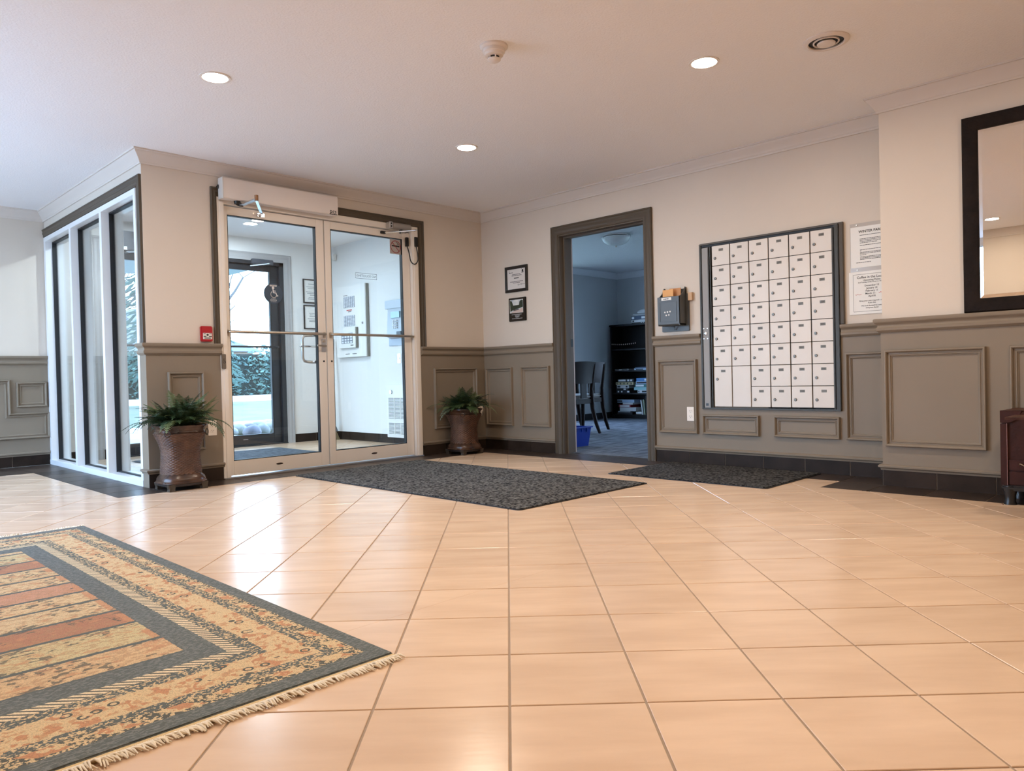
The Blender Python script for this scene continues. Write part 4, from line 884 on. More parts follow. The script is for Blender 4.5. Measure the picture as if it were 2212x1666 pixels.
# ------------------------------------------------------------------ mats
def mat_speckle(name, a, b, sc):
    return mat(name, a, 0.95, var=1.0, vscale=sc, col2=b, bump=0.9, bscale=sc*1.2, detail=1, spec=0.15)
def floor_mat(name, label, x0, x1, y0, y1, m, rz=0):
    t = thing(name, label, 'mat', ((x0+x1)/2, (y0+y1)/2, 0.0), rz); w, h = abs(x1-x0)/2, abs(y1-y0)/2
    pts = []
    for cx, cyy, a0 in ((w-.03, h-.03, 0), (-w+.03, h-.03, 90), (-w+.03, -h+.03, 180), (w-.03, -h+.03, 270)):
        for k in range(5): a = math.radians(a0+k*22.5); pts.append((cx+.03*math.cos(a), cyy+.03*math.sin(a)))
    MB().prism(pts, 0.0004, 0.004).build('rubber_backing', BLACK, t)
    MB().prism([(x*(1-.012/w), y*(1-.012/h)) for x, y in pts], 0.003, 0.009).build('pile', m, t, bevel=0.002, seg=1)
    return t
M1 = mat_speckle('charcoal_pile', (0.17, 0.163, 0.152), (0.007, 0.007, 0.008), 62)
floor_mat('entrance_mat', 'large charcoal entrance mat in front of the glass doors', -2.335, -1.09, -2.735, -0.288, M1)
floor_mat('mailbox_mat', 'smaller charcoal mat on floor below the mailboxes', -0.87, -0.015, -3.457, -2.215, mat_speckle('black_pile', (0.105, 0.10, 0.094), (0.004, 0.004, 0.005), 62))
floor_mat('vestibule_mat', 'dark blue ribbed mat inside the vestibule behind the glass', -2.75, -1.2, 0.45, 2.08, mat('navy_pile', (0.10, 0.115, 0.14), 0.95, var=0.6, vscale=40, bump=0.8, bscale=90, stretch=(1, 0.3, 1)))

# ------------------------------------------------------------------ wicker planters with ferns
def sup(a, n=3.0): return (abs(math.cos(a))**n+abs(math.sin(a))**n)**(-1/n)
WKR = mat('wicker', (0.135, 0.062, 0.032), 0.40, var=0.5, vscale=14, col2=(0.065, 0.028, 0.016), bump=0.15, bscale=220)
MAH = mat('planter_wood', (0.085, 0.038, 0.020), 0.26, var=0.6, vscale=10, col2=(0.022, 0.012, 0.009))
DKW = mat('planter_dark', (0.018, 0.012, 0.010), 0.4, bump=0.3, bscale=60)
SOIL = mat('moss', (0.03, 0.028, 0.015), 0.95, bump=0.8, bscale=80)
def planter_parts():
    parts = []
    def body_r(t):   # t 0 bottom .. 1 top
        return 0.121+0.0035*math.cos(t*PI*2)+0.038*max(0, (t-0.45)/0.55)**2.2
    rows, per, n = 32, 5, 208; vs = []; fs = []
    for i in range(rows*per+1):
        t = i/(rows*per); z = 0.108+t*0.288; row = i//per; ph = (i % per)/per
        bulge = math.sin(PI*(ph if i % per else 0.0))
        for k in range(n):
            a = 2*PI*k/n; wv = math.sin(a*26+(PI if row % 2 else 0))
            r = (body_r(t)+0.0050*bulge*(0.30+0.70*wv)-0.0022*(1-bulge))*sup(a); vs.append((r*math.cos(a), r*math.sin(a), z))
    R = rows*per+1
    for i in range(R-1):
        for k in range(n): fs.append((i*n+k, i*n+(k+1) % n, (i+1)*n+(k+1) % n, (i+1)*n+k))
    mb = MB(); mb.add(vs, fs); parts.append(('wicker_body', mb.mesh('wicker_body', WKR, smooth='all')))
    parts.append(('base_moulding', MB().lathe([(0.10, 0.048), (0.150, 0.048), (0.158, 0.052), (0.158, 0.058), (0.150, 0.066), (0.149, 0.078), (0.142, 0.094), (0.131, 0.104), (0.127, 0.112), (0.118, 0.116)], 64, sx=sup).mesh('base_moulding', MAH, smooth=True)))
    parts.append(('rim', MB().lathe([(0.150, 0.392), (0.157, 0.394), (0.160, 0.400), (0.153, 0.406), (0.150, 0.416), (0.156, 0.430), (0.166, 0.440), (0.170, 0.446), (0.169, 0.452), (0.160, 0.454), (0.146, 0.448), (0.140, 0.425)], 64, sx=sup, cap=False).mesh('rim', MAH, smooth=True)))
    parts.append(('moss', MB().lathe([(0.148, 0.428), (0.07, 0.436), (0.001, 0.44)], 32, sx=sup).mesh('moss', SOIL)))
    parts.append(('apron', MB().lathe([(0.135, 0.03), (0.146, 0.034), (0.148, 0.05), (0.1, 0.05)], 48, sx=sup).mesh('apron', DKW, smooth=True)))
    ft = MB().prism([(-0.026, 0.05), (0.026, 0.05), (0.022, 0.03), (0.018, 0.018), (0.02, 0.0), (-0.02, 0.0), (-0.018, 0.018), (-0.022, 0.03)], -0.024, 0.024, 'y').mesh('foot', mat('planter_foot', (0.05, 0.035, 0.022), 0.45, bump=0.4, bscale=70), bevel=0.002)
    for a, b in ((1, 1), (1, -1), (-1, 1), (-1, -1)): parts.append(('foot', ft, (0.112*a, 0.112*b, 0)))
    rg = MB().tube([(0.021*math.cos(2*PI*k/16), 0, 0.021*math.sin(2*PI*k/16)) for k in range(17)], 0.003, 6).mesh('ring_handle', mat('ring_iron', (0.03, 0.025, 0.02), 0.35, 0.8), smooth=True)
    for a, b in ((1, -1), (-1, -1), (1, 1)): parts.append(('ring_handle', rg, (0.136*a, 0.136*b, 0.40), math.atan2(b, a)+PI/2))
    return parts
PP = planter_parts()
def planter(loc, rz, sc, label):
    t = thing('wicker_planter', label, 'planter', loc, rz, 'wicker planters'); t.scale = (sc, sc, sc)
    for q in PP:
        link(q[0], q[1], t, q[2] if len(q) > 2 else (0, 0, 0), q[3] if len(q) > 3 else 0)
    return t
planter((-3.165, -0.205, 0), 0, 1.0, 'wicker planter with fern beside the white sidelight')
planter((-0.472, -0.195, 0), 0, 0.96, 'wicker planter with fern in the room corner')
def frond_mesh(length, arch, twist, wid, n=22):
    mb = MB(); P = []
    for i in range(n+1):
        t = i/n; r = length*t*(1-0.12*t); ang = arch[0]+(arch[1]-arch[0])*t
        P.append(None)
    pos = Vector((0, 0, 0)); pts = [pos.copy()]
    for i in range(n):
        t = (i+.5)/n; ang = arch[0]+(arch[1]-arch[0])*t**1.2
        pos = pos+Vector((math.cos(ang), math.sin(twist*t)*0.25, math.sin(ang)))*(length/n); pts.append(pos.copy())
    mb.tube(pts, [0.0026*(1-0.75*i/n)+0.0006 for i in range(n+1)], 4)
    for i in range(2, n+1):
        t = i/n; w = wid*(math.sin(PI*min(1, 0.16+0.84*t))**0.75)*(1.0 if t < 0.9 else 0.75); d = (pts[i]-pts[i-1]).normalized(); side = d.cross(Vector((0, 0, 1)))
        side = side.normalized() if side.length > 1e-4 else Vector((0, 1, 0)); up = side.cross(d)
        for s in (-1, 1):
            tip = pts[i]+side*s*w+d*w*0.38-up*w*random.uniform(0.05, 0.3); mid = pts[i]+side*s*w*0.5+d*w*0.1+up*w*0.05; b = length/n*0.62
            a0 = pts[i]-d*b*0.45; a1 = pts[i]+d*b*0.45; m0 = mid-d*b*0.62; m1 = mid+d*b*0.55
            mb.add([a0, m0, tip, m1, a1], [(0, 1, 3, 4), (1, 2, 3)])
    return mb
FERN = [mat('fern_dark', (0.024, 0.050, 0.020), 0.45, var=0.4, vscale=20), mat('fern_mid', (0.060, 0.105, 0.036), 0.45, var=0.4, vscale=20), mat('fern_light', (0.15, 0.19, 0.07), 0.5, var=0.3, vscale=20), mat('fern_pale', (0.36, 0.33, 0.20), 0.6, var=0.2, vscale=20), mat('fern_grey', (0.10, 0.13, 0.085), 0.5)]
def fern(loc, label, seed, fr_list, extra):
    random.seed(seed); t = thing('fern', label, 'plant', loc, 0)
    lst = list(fr_list)
    for k in range(extra):
        lst.append((random.uniform(0, 360), random.uniform(0.16, 0.31), random.uniform(35, 88), random.uniform(-80, 45), random.choice([0, 0, 0, 1, 1, 2]), random.uniform(0.042, 0.062)))
    for az, ln, a0, a1, mi_, wd_ in lst:
        rr = random.uniform(0.02, 0.09); az = math.radians(az); room_ = -loc[1]-0.03-rr*max(0, math.sin(az))
        if math.sin(az) > 0.05: ln = min(ln, room_/math.sin(az)*1.25)
        me = frond_mesh(ln, (math.radians(a0), math.radians(a1)), random.uniform(-2, 2), wd_).mesh('frond', FERN[mi_])
        link('frond', me, t, (rr*math.cos(az), rr*math.sin(az), 0.0), az)
    return t
# azimuth in degrees: 0 = +x; the room lies towards 225 (camera)
F1 = [(135, 0.33, 45, -25, 0, 0.034), (150, 0.36, 30, -50, 0, 0.036), (165, 0.30, 35, -60, 0, 0.04), (120, 0.26, 75, 60, 3, 0.024), (100, 0.27, 85, 70, 0, 0.03), (230, 0.22, 60, -20, 2, 0.034), (225, 0.24, 45, -70, 2, 0.036), (245, 0.2, 50, -40, 1, 0.04),
      (315, 0.30, 55, 35, 2, 0.036), (330, 0.34, 35, -60, 1, 0.038), (310, 0.32, 30, -75, 1, 0.040), (345, 0.33, 40, -80, 1, 0.036), (60, 0.30, 75, 50, 1, 0.032), (30, 0.28, 60, 10, 0, 0.036), (290, 0.25, 45, -35, 0, 0.040), (270, 0.24, 50, -25, 1, 0.04), (180, 0.26, 50, -30, 0, 0.042), (200, 0.24, 45, -40, 1, 0.042), (80, 0.26, 80, 45, 0, 0.032)]
fern((-3.165, -0.205, 0.44), 'dark green fern with pale fronds in planter by the sidelight', 3, F1, 110)
F2 = [(150, 0.33, 40, -40, 1, 0.026), (140, 0.36, 35, -55, 2, 0.022), (165, 0.28, 40, -60, 1, 0.03), (190, 0.30, 25, -70, 4, 0.034), (180, 0.30, 35, -70, 4, 0.03), (320, 0.34, 35, -45, 1, 0.024), (335, 0.30, 40, -30, 1, 0.026), (300, 0.30, 35, -60, 2, 0.026), (250, 0.2, 40, -60, 2, 0.03), (270, 0.2, 40, -70, 2, 0.03), (100, 0.22, 75, 50, 1, 0.03), (60, 0.22, 70, 40, 1, 0.03), (120, 0.24, 65, 30, 1, 0.03), (30, 0.2, 70, 45, 0, 0.03), (225, 0.18, 70, 20, 2, 0.03)]
fern((-0.472, -0.195, 0.42), 'green arching fern in planter at the room corner', 5, F2, 75)

# ------------------------------------------------------------------ vestibule fittings
PANELW = mat('panel_white', (0.82, 0.80, 0.77), 0.4)
XV = -0.15
fp = thing('fire_alarm_cabinet', 'large white fire alarm cabinet on vestibule wall behind right door', 'control panel', (XV, -(-2.12), 1.015), RB)
MB().box(-0.325, 0.315, -0.04, -0.005, 0.0, 0.865).build('cabinet', mat('cabinet_edge', (0.30, 0.28, 0.24), 0.4), fp)
dr = MB().box(-0.325, 0.312, -0.055, -0.04, 0.0, 0.868).build('cabinet_door', PANELW, fp, bevel=0.003)
DG = mat('indicator_grey', (0.16, 0.18, 0.22), 0.4); LW = mat('indicator_white', (0.72, 0.74, 0.78), 0.5)
def grid_panel(parent, x0, x1, z0, z1, nx, nz, y):
    w = MB().box(x0, x1, y-0.003, y, z0, z1).build('indicator_window', DG, parent)
    mb = MB(); cw, chh = (x1-x0)/nx, (z1-z0)/nz
    for i in range(nx):
        for k in range(nz): mb.box(x0+cw*i+cw*.18, x0+cw*(i+1)-cw*.12, y-0.0045, y-0.003, z0+chh*k+chh*.15, z0+chh*(k+1)-chh*.15)
    mb.build('indicator_labels', LW, w)
grid_panel(dr, -0.145, 0.09, 0.60, 0.735, 6, 9, -0.055); grid_panel(dr, -0.145, 0.09, 0.375, 0.505, 6, 8, -0.055)
printed_lines('print', dr, INK, [(-0.15, -0.06, 0.748)], -0.0558, 0.007); printed_lines('print', dr, REDINK, [(-0.085, 0.03, 0.563)], -0.0558, 0.013); printed_lines('print', dr, INK, [(-0.05, 0.02, 0.547), (-0.13, -0.04, 0.035), (0.02, 0.11, 0.035)], -0.0558, 0.008)
MB().cyl((0.255, -0.055, 0.40), (0.255, -0.063, 0.40), 0.014).build('key_lock', CHROME, dr, smooth=True)
ap = thing('annunciator_panel', 'small white keypad box mounted on the fire alarm cabinet', 'control panel', (XV-0.056, 2.15, 1.125), RB)
MB().box(-0.19, 0.185, -0.022, 0.0, 0.0, 0.245).build('case_edge', mat('case_edge', (0.22, 0.20, 0.17), 0.4), ap)
f_ = MB().box(-0.19, 0.17, -0.035, -0.022, 0.0, 0.248).build('face', PANELW, ap, bevel=0.004)
grid_panel(f_, -0.125, 0.115, 0.055, 0.18, 4, 4, -0.035); printed_lines('print', f_, INK, [(0.07, 0.13, 0.025)], -0.0358, 0.012)
ic = thing('intercom_panel', 'steel entry intercom with keypad on vestibule wall', 'intercom', (XV, 1.21, 1.115), RB)
MB().box(-0.205, 0.20, -0.012, 0.0, 0.0, 0.515).build('back_plate', mat('plate_steel', (0.36, 0.40, 0.46), 0.4, 0.2), ic, bevel=0.003)
MB().box(-0.205, 0.20, -0.06, -0.012, 0.42, 0.515).build('hood', mat('intercom_face', (0.45, 0.48, 0.52), 0.4, 0.2), ic, bevel=0.004)
ip = MB().prism([(-0.012, 0.08), (-0.07, 0.1), (-0.05, 0.42), (-0.012, 0.42)], -0.16, 0.19, 'x').build('face', mat('intercom_face', (0.45, 0.48, 0.52), 0.4, 0.2), ic)
MB().box(-0.08, 0.08, -0.072, -0.05, 0.31, 0.38).build('display', mat('lcd', (0.25, 0.42, 0.50), 0.2), ip); 
mb = MB()
for i in range(3):
    for k in range(4): mb.box(-0.045+0.03*i, -0.025+0.03*i, -0.078, -0.055, 0.19+0.026*k, 0.207+0.026*k)
mb.build('keypad', LW, ip); MB().box(0.03, 0.11, -0.078, -0.06, 0.115, 0.155).build('card_reader', BLACKP, ip)
ht = thing('wall_heater', 'white wall heater with louvred grille on vestibule wall', 'heater', (XV, 1.245, 0.07), RB)
MB().box(-0.215, 0.21, -0.035, 0.0, 0.0, 0.605).build('case', PANELW, ht, bevel=0.004)
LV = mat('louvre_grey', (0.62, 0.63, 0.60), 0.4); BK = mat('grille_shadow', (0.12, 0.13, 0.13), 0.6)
for z0, z1 in ((0.21, 0.45), (0.035, 0.165)):
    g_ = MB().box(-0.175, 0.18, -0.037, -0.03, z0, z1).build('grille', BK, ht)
    n_ = int((z1-z0)/0.0135)
    lm = MB().box(-0.175, 0.18, -0.046, -0.034, 0, 0.0075).mesh('louvre', PANELW)
    for k in range(n_): link('louvre', lm, g_, (0, 0, z0+k*(z1-z0)/n_))
    for xx in (-0.055, 0.06): MB().box(xx-0.004, xx+0.004, -0.048, -0.034, z0, z1).build('rib', PANELW, g_)
MB().cyl((-0.12, -0.035, 0.52), (-0.12, -0.05, 0.52), 0.022).build('thermostat_knob', ALU, ht, smooth=True)
sw = thing('vestibule_switch', 'small steel switch plate on vestibule wall above heater', 'switch', (XV, 1.24, 0.969), RB)
MB().box(-0.033, 0.033, -0.005, 0, -0.056, 0.056).build('plate', ALU, sw, bevel=0.002); MB().cyl((0, -0.005, 0), (0, -0.012, 0), 0.011).build('button', CHROME, sw, smooth=True)
for z, lab, rows in ((1.84, 'upper black framed notice on vestibule far wall', [(-0.05, 0.06, 0.085), (-0.08, 0.08, 0.05), (-0.06, 0.07, 0.03), (-0.085, 0.09, -0.012), (-0.07, 0.08, -0.03), (-0.03, 0.04, -0.05), (-0.05, 0.06, -0.08), (-0.06, 0.08, -0.098)]), (1.522, 'lower black framed notice on vestibule far wall', [(-0.05, 0.07, 0.045), (-0.04, 0.06, 0.027), (-0.045, 0.06, 0.009), (-0.07, 0.08, -0.022), (-0.05, 0.07, -0.04), (-0.05, 0.06, -0.056)])):
    t = thing('framed_notice', lab, 'notice', (-0.44, DY+DW, z), 0, 'framed notices in the vestibule')
    MB().sweep(frame_rect(-0.124, 0.124, -0.148, 0.148), [(0, 0), (0, 0.014), (0.014, 0.014), (0.014, 0)], closed=True, plane='xz').build('frame', BLKF, t)
    MB().box(-0.112, 0.112, -0.006, 0, -0.136, 0.136).build('sheet', PAPER, t); printed_lines('print', t, GINK, rows, -0.0068, 0.006)
br = thing('broom', 'grey broom standing in the vestibule corner', 'broom', (-0.29, 2.44, 0.0))
mb = MB()
for k in range(60):
    a = random.uniform(-1, 1); b = random.uniform(-0.35, 0.35); mb.tube([(0.035*a, 0.05*b, 0.11), (0.085*a, 0.08*b, 0.002)], [0.003, 0.002], 4)
mb.build('bristles', mat('broom_straw', (0.45, 0.36, 0.22), 0.8), br, kind='stuff')
MB().prism([(-0.06, 0.105), (0.06, 0.105), (0.04, 0.155), (0.02, 0.185), (-0.02, 0.185), (-0.04, 0.155)], -0.022, 0.022, 'y').build('head', mat('broom_grey', (0.2, 0.22, 0.25), 0.4), br, bevel=0.004)
MB().tube([(0, 0, 0.18), (0.09, 0.085, 1.25)], 0.011, 10).build('handle', mat('broom_pole', (0.45, 0.47, 0.5), 0.4), br, smooth=True)
vd = thing('vestibule_dome', 'small white sensor high in the vestibule corner', 'sensor', (-0.155, 2.50, 2.27), RB)
MB().box(-0.03, 0.03, -0.05, 0.0, -0.04, 0.04).build('case', PANELW, vd, bevel=0.01)

# ------------------------------------------------------------------ lounge beyond the doorway
lw = struct('window_3', (2.16, 2.02, 0))
MB().box(-1.56, 1.56, -0.03, 0.03, 0.12, 0.17).box(-1.56, 1.56, -0.03, 0.03, 2.28, 2.33).box(-1.56, -1.5, -0.03, 0.03, 0.12, 2.33).box(1.5, 1.56, -0.03, 0.03, 0.12, 2.33).box(-0.03, 0.03, -0.03, 0.03, 0.17, 2.28).build('frame', WHITEM, lw)
for a, b in ((-1.5, -0.03), (0.03, 1.5)): MB().box(a, b, -0.003, 0.003, 0.17, 2.28).build('glass_pane', GLASSW, lw)
MB().box(4.939, 4.95, -0.6, 1.95, 0.004, 0.10).box(3.72, 4.95, 1.939, 1.95, 0.004, 0.10).build('baseboard_lounge', BLACKP)['kind'] = 'structure'
MB().box(3.72, 4.95, 1.932, 1.95, 0.80, 0.83).build('trim_lounge_rail', mat('lounge_rail', (0.5, 0.5, 0.5), 0.5))['kind'] = 'structure'
w4 = struct('added_window', (5.02, -1.9, 0))  # unseen window added to bring more daylight into the lounge
MB().box(-0.03, 0.03, -1.3, 1.3, 0.12, 0.17).box(-0.03, 0.03, -1.3, 1.3, 2.28, 2.33).box(-0.03, 0.03, -0.03, 0.03, 0.17, 2.28).build('frame', WHITEM, w4)
MB().box(-0.003, 0.003, -1.3, 1.3, 0.17, 2.28).build('glass_pane', GLASSW, w4)
ll = thing('lounge_ceiling_light', 'frosted glass bowl ceiling light in the lounge', 'ceiling light', (2.08, -0.17, H))
MB().lathe([(0.15, 0), (0.15, -0.012), (0.12, -0.02)], 32).build('canopy', WHITEM, ll, smooth=True)
MB().lathe([(0.168, -0.035), (0.165, -0.05), (0.15, -0.075), (0.12, -0.10), (0.07, -0.12), (0.01, -0.127)], 36).build('glass_bowl', mat('frosted_glass', (0.72, 0.73, 0.70), 0.35), ll, smooth=True)
MB().lathe([(0.172, -0.028), (0.174, -0.036), (0.168, -0.04)], 36, cap=False).build('rim', WHITEM, ll)
MB().lathe([(0.010, -0.124), (0.014, -0.132), (0.010, -0.142), (0.001, -0.147)], 14).build('finial', STEEL, ll, smooth=True)
for k in range(3):
    a = 2*PI*k/3+0.6; MB().lathe([(0.001, -0.012), (0.012, -0.006), (0.014, 0.002), (0.008, 0.012)], 10, (0.172*math.cos(a), 0.172*math.sin(a), -0.03)).build('clip', WHITEM, ll, smooth=True)
DWD = mat('dark_walnut', (0.016, 0.008, 0.006), 0.5, spec=0.12, var=0.4, vscale=8, stretch=(1, 1, 0.2))
SEATF = mat('seat_fabric', (0.26, 0.245, 0.23), 0.9, bump=0.3, bscale=120)
def make_chair(loc, rz, label):
    t = thing('dining_chair', label, 'chair', loc, rz, 'dark dining chairs in the lounge')
    # curved back panel, flaring outward at the top
    n, mm = 12, 7; vs = []; fs = []
    for th in (0, 1):
        for i in range(mm+1):
            z = 0.62+0.26*i/mm; fl_ = (i/mm)
            for k in range(n+1):
                u = -1+2*k/n; w = 0.225+0.028*fl_**1.5; y = -0.028*fl_**1.6-0.045*(1-u*u)+(0.020 if th else 0); vs.append((u*w, y, z+0.012*(1-u*u)*fl_))
    R = (mm+1)*(n+1)
    for i in range(mm):
        for k in range(n):
            a = i*(n+1)+k; fs += [(a, a+1, a+n+2, a+n+1), (R+a, R+a+n+1, R+a+n+2, R+a+1)]
    for k in range(n): fs += [(k, R+k, R+k+1, k+1), (mm*(n+1)+k, mm*(n+1)+k+1, R+mm*(n+1)+k+1, R+mm*(n+1)+k)]
    for i in range(mm): fs += [(i*(n+1), (i+1)*(n+1), R+(i+1)*(n+1), R+i*(n+1)), (i*(n+1)+n, R+i*(n+1)+n, R+(i+1)*(n+1)+n, (i+1)*(n+1)+n)]
    mb = MB(); mb.add(vs, fs); mb.build('backrest', DWD, t, smooth=True)
    MB().box(-0.055, 0.055, -0.038, -0.022, 0.44, 0.65).build('splat', DWD, t, bevel=0.003)
    for s in (-1, 1):
        pts = [(s*0.232, -0.02, 0.86), (s*0.222, 0.0, 0.70), (s*0.212, 0.022, 0.55), (s*0.208, 0.012, 0.44), (s*0.21, 0.0, 0.30), (s*0.216, -0.045, 0.12), (s*0.222, -0.095, 0.0)]
        MB().tube(pts, [0.020, 0.024, 0.027, 0.031, 0.029, 0.024, 0.019], 10).build('leg', DWD, t, smooth=True)
        MB().tube([(s*0.215, 0.42, 0.42), (s*0.215, 0.425, 0.2), (s*0.21, 0.43, 0.0)], [0.029, 0.026, 0.020], 10).build('leg', DWD, t, smooth=True)
    MB().box(-0.22, 0.22, 0.0, 0.44, 0.37, 0.43).build('seat_rail', mat('seat_rail', (0.022, 0.016, 0.013), 0.6, spec=0.15), t, bevel=0.004)
    MB().box(-0.215, 0.215, 0.005, 0.45, 0.43, 0.478).build('seat', SEATF, t, bevel=0.018)
    return t
make_chair((1.80, 0.19, 0.004), 0, 'dark wood dining chair with curved back nearest the doorway')
make_chair((2.50, 0.62, 0.004), PI/2, 'dark wood dining chair at the end of the table')
tb = thing('dining_table', 'dark wooden dining table in the lounge behind chairs', 'table', (1.45, 1.05, 0.004))
MB().box(-0.75, 0.58, -0.42, 0.42, 0.715, 0.752).build('tabletop', DWD, tb, bevel=0.005)
MB().box(-0.68, 0.52, -0.36, -0.33, 0.64, 0.715).box(-0.68, 0.52, 0.33, 0.36, 0.64, 0.715).box(0.49, 0.52, -0.36, 0.36, 0.64, 0.715).box(-0.68, -0.65, -0.36, 0.36, 0.64, 0.715).build('apron', DWD, tb)
for a in (-0.64, 0.49):
    for b in (-0.32, 0.32): MB().box(a-0.03, a+0.03, b-0.03, b+0.03, 0, 0.715).build('leg', DWD, tb, bevel=0.004)
bn = thing('recycling_bin', 'blue plastic recycling bin on carpet inside the lounge doorway', 'bin', (0.60, -0.602, 0.004), 0)
BLU = mat('blue_plastic', (0.004, 0.035, 0.33), 0.45, spec=0.2)
mb = MB(); w0, w1, d0, d1_, hh = 0.125, 0.15, 0.16, 0.185, 0.20
vs = [(-w0, -d0, 0), (w0, -d0, 0), (w0, d0, 0), (-w0, d0, 0), (-w1, -d1_, hh), (w1, -d1_, hh), (w1, d1_, hh), (-w1, d1_, hh)]
k_ = 0.94; vs += [(x*k_, y*k_, 0.012) for x, y, z in vs[:4]]+[(x*k_, y*k_, hh) for x, y, z in vs[4:]]
mb.add(vs, [(3, 2, 1, 0), (0, 1, 5, 4), (1, 2, 6, 5), (2, 3, 7, 6), (3, 0, 4, 7), (8, 9, 10, 11), (8, 12, 13, 9), (9, 13, 14, 10), (10, 14, 15, 11), (11, 15, 12, 8), (4, 5, 13, 12), (5, 6, 14, 13), (6, 7, 15, 14), (7, 4, 12, 15)]); mb.build('tub', BLU, bn)
MB().sweep([(-w1, -d1_), (-w1, d1_), (w1, d1_), (w1, -d1_)], [(-0.012, hh-0.012), (-0.012, hh), (0.004, hh), (0.004, hh-0.004)], closed=True).build('rim', BLU, bn)
for xx in (-0.08, 0.0, 0.08): MB().box(xx-0.005, xx+0.005, -d1_-0.004, -d1_+0.012, hh-0.05, hh-0.012).build('rib', BLU, bn)

bk = thing('bookcase', 'black open bookcase against the lounge wall', 'bookcase', (4.62, 1.865, 0.004), RB)
BC = mat('bookcase_black', (0.006, 0.006, 0.007), 0.4, spec=0.2)
BWD = 0.96
for xx in (0, BWD-0.025): MB().box(xx, xx+0.025, 0, 0.31, 0, 1.50).build('side_panel', BC, bk)
MB().box(-0.012, BWD+0.012, -0.012, 0.31, 1.50, 1.53).build('top', BC, bk, bevel=0.003)
MB().box(0, BWD, 0.30, 0.312, 0, 1.5).build('back_panel', BC, bk)
SHZ = [0.066, 0.411, 0.778, 1.128]
for z in SHZ: MB().box(0.025, BWD-0.025, 0.004, 0.30, z-0.022, z).build('shelf', BC, bk)
MB().box(0.025, BWD-0.025, 0.02, 0.03, 0, 0.044).build('kick_board', BC, bk)
def colm(nm, c): return mat('box_'+nm, c, 0.5)
def bx_item(nm, x0, x1, z, h, c, label, cat='board game', dep=0.25, marks=None, y0=0.015):
    t = thing(nm, label, cat, (4.62+0.0, 1.865, 0.004), RB, 'games and books on the bookcase')
    MB().box(x0, x1, y0, y0+dep, z+0.0005, z+h-0.0005).build('box', colm(c[0], c[1]), t, bevel=0.0015, seg=1)
    if marks:
        mb = MB()
        for a, b in marks: mb.add([(x0+(x1-x0)*a, y0-0.0006, z+h*.22), (x0+(x1-x0)*b, y0-0.0006, z+h*.22), (x0+(x1-x0)*b, y0-0.0006, z+h*.78), (x0+(x1-x0)*a, y0-0.0006, z+h*.78)], [(0, 1, 2, 3)])
        mb.build('print', WHITEINK if c[1][0]+c[1][1] < 0.6 else INK, t)
    return t
NV, WH_, BK_, CRM, TL, GN, BL, RDc, GY_, LB = ('navy', (0.02, 0.04, 0.09)), ('white', (0.6, 0.6, 0.6)), ('black', (0.015, 0.015, 0.017)), ('cream', (0.50, 0.42, 0.24)), ('teal', (0.25, 0.48, 0.50)), ('green', (0.03, 0.16, 0.15)), ('blue', (0.06, 0.22, 0.50)), ('red', (0.25, 0.02, 0.03)), ('grey', (0.3, 0.31, 0.32)), ('pale_blue', (0.35, 0.45, 0.60))
z = 1.53
bx_item('game_box', 0.42, 0.82, z, 0.016, BK_, 'thin dark box lowest in pile on top of bookcase', marks=[(.45, .5), (.55, .6), (.65, .7)])
bx_item('game_box', 0.42, 0.80, z+0.016, 0.040, WH_, 'white game box in pile on top of bookcase', marks=[(.05, .14), (.7, .85)])
bx_item('game_box', 0.415, 0.81, z+0.056, 0.062, NV, 'navy game box in pile on top of bookcase', marks=[(.03, .15), (.5, .85)])
bx_item('paper_stack', 0.45, 0.80, z+0.118, 0.035, GY_, 'stack of grey papers on top of bookcase', 'papers')
pb = thing('plastic_bag', 'crumpled white bag on top of the bookcase pile', 'bag', (4.62, 1.865, 0.004), RB)
MB().lathe([(0.17, 0.0), (0.18, 0.02), (0.16, 0.045), (0.10, 0.07), (0.01, 0.08)], 14, (0.68, 0.14, z+0.153), sx=lambda a: 1+0.12*math.sin(5*a)).build('bag_body', colm('white', (0.6, 0.6, 0.6)), pb)
z = SHZ[2]
bx_item('game_box', 0.07, 0.34, z, 0.028, GY_, 'thin grey box at left of middle shelf', marks=[(.0, .3), (.5, .95)])
bx_item('game_box', 0.45, 0.80, z, 0.030, LB, 'pale blue box at right of middle shelf', marks=[(.1, .5)])
bx_item('paper_stack', 0.47, 0.80, z+0.03, 0.022, NV, 'dark folded boards above pale blue box on middle shelf', 'papers')
z = SHZ[1]
for i, (x0, x1, h, c, lab, mk) in enumerate([(0.09, 0.36, 0.045, BK_, 'black puzzle box lowest in left pile, shelf above books', [(.1, .2), (.35, .45), (.8, .95)]), (0.09, 0.33, 0.034, BK_, 'thin black box second in left pile of games', [(.6, .8)]), (0.10, 0.34, 0.052, WH_, 'white game box in the middle of left pile', [(.05, .3), (.75, .9)]), (0.08, 0.43, 0.048, CRM, 'cream game box with dark spots in left pile', [(.05, .1), (.25, .3), (.45, .5), (.65, .7), (.85, .9)]), (0.12, 0.44, 0.052, BK_, 'black game box with white print topping left pile', [(.05, .5), (.6, .72), (.78, .9)])]):
    bx_item('game_box', x0, x1, z, h, c, lab, marks=mk); z += h
z = SHZ[1]
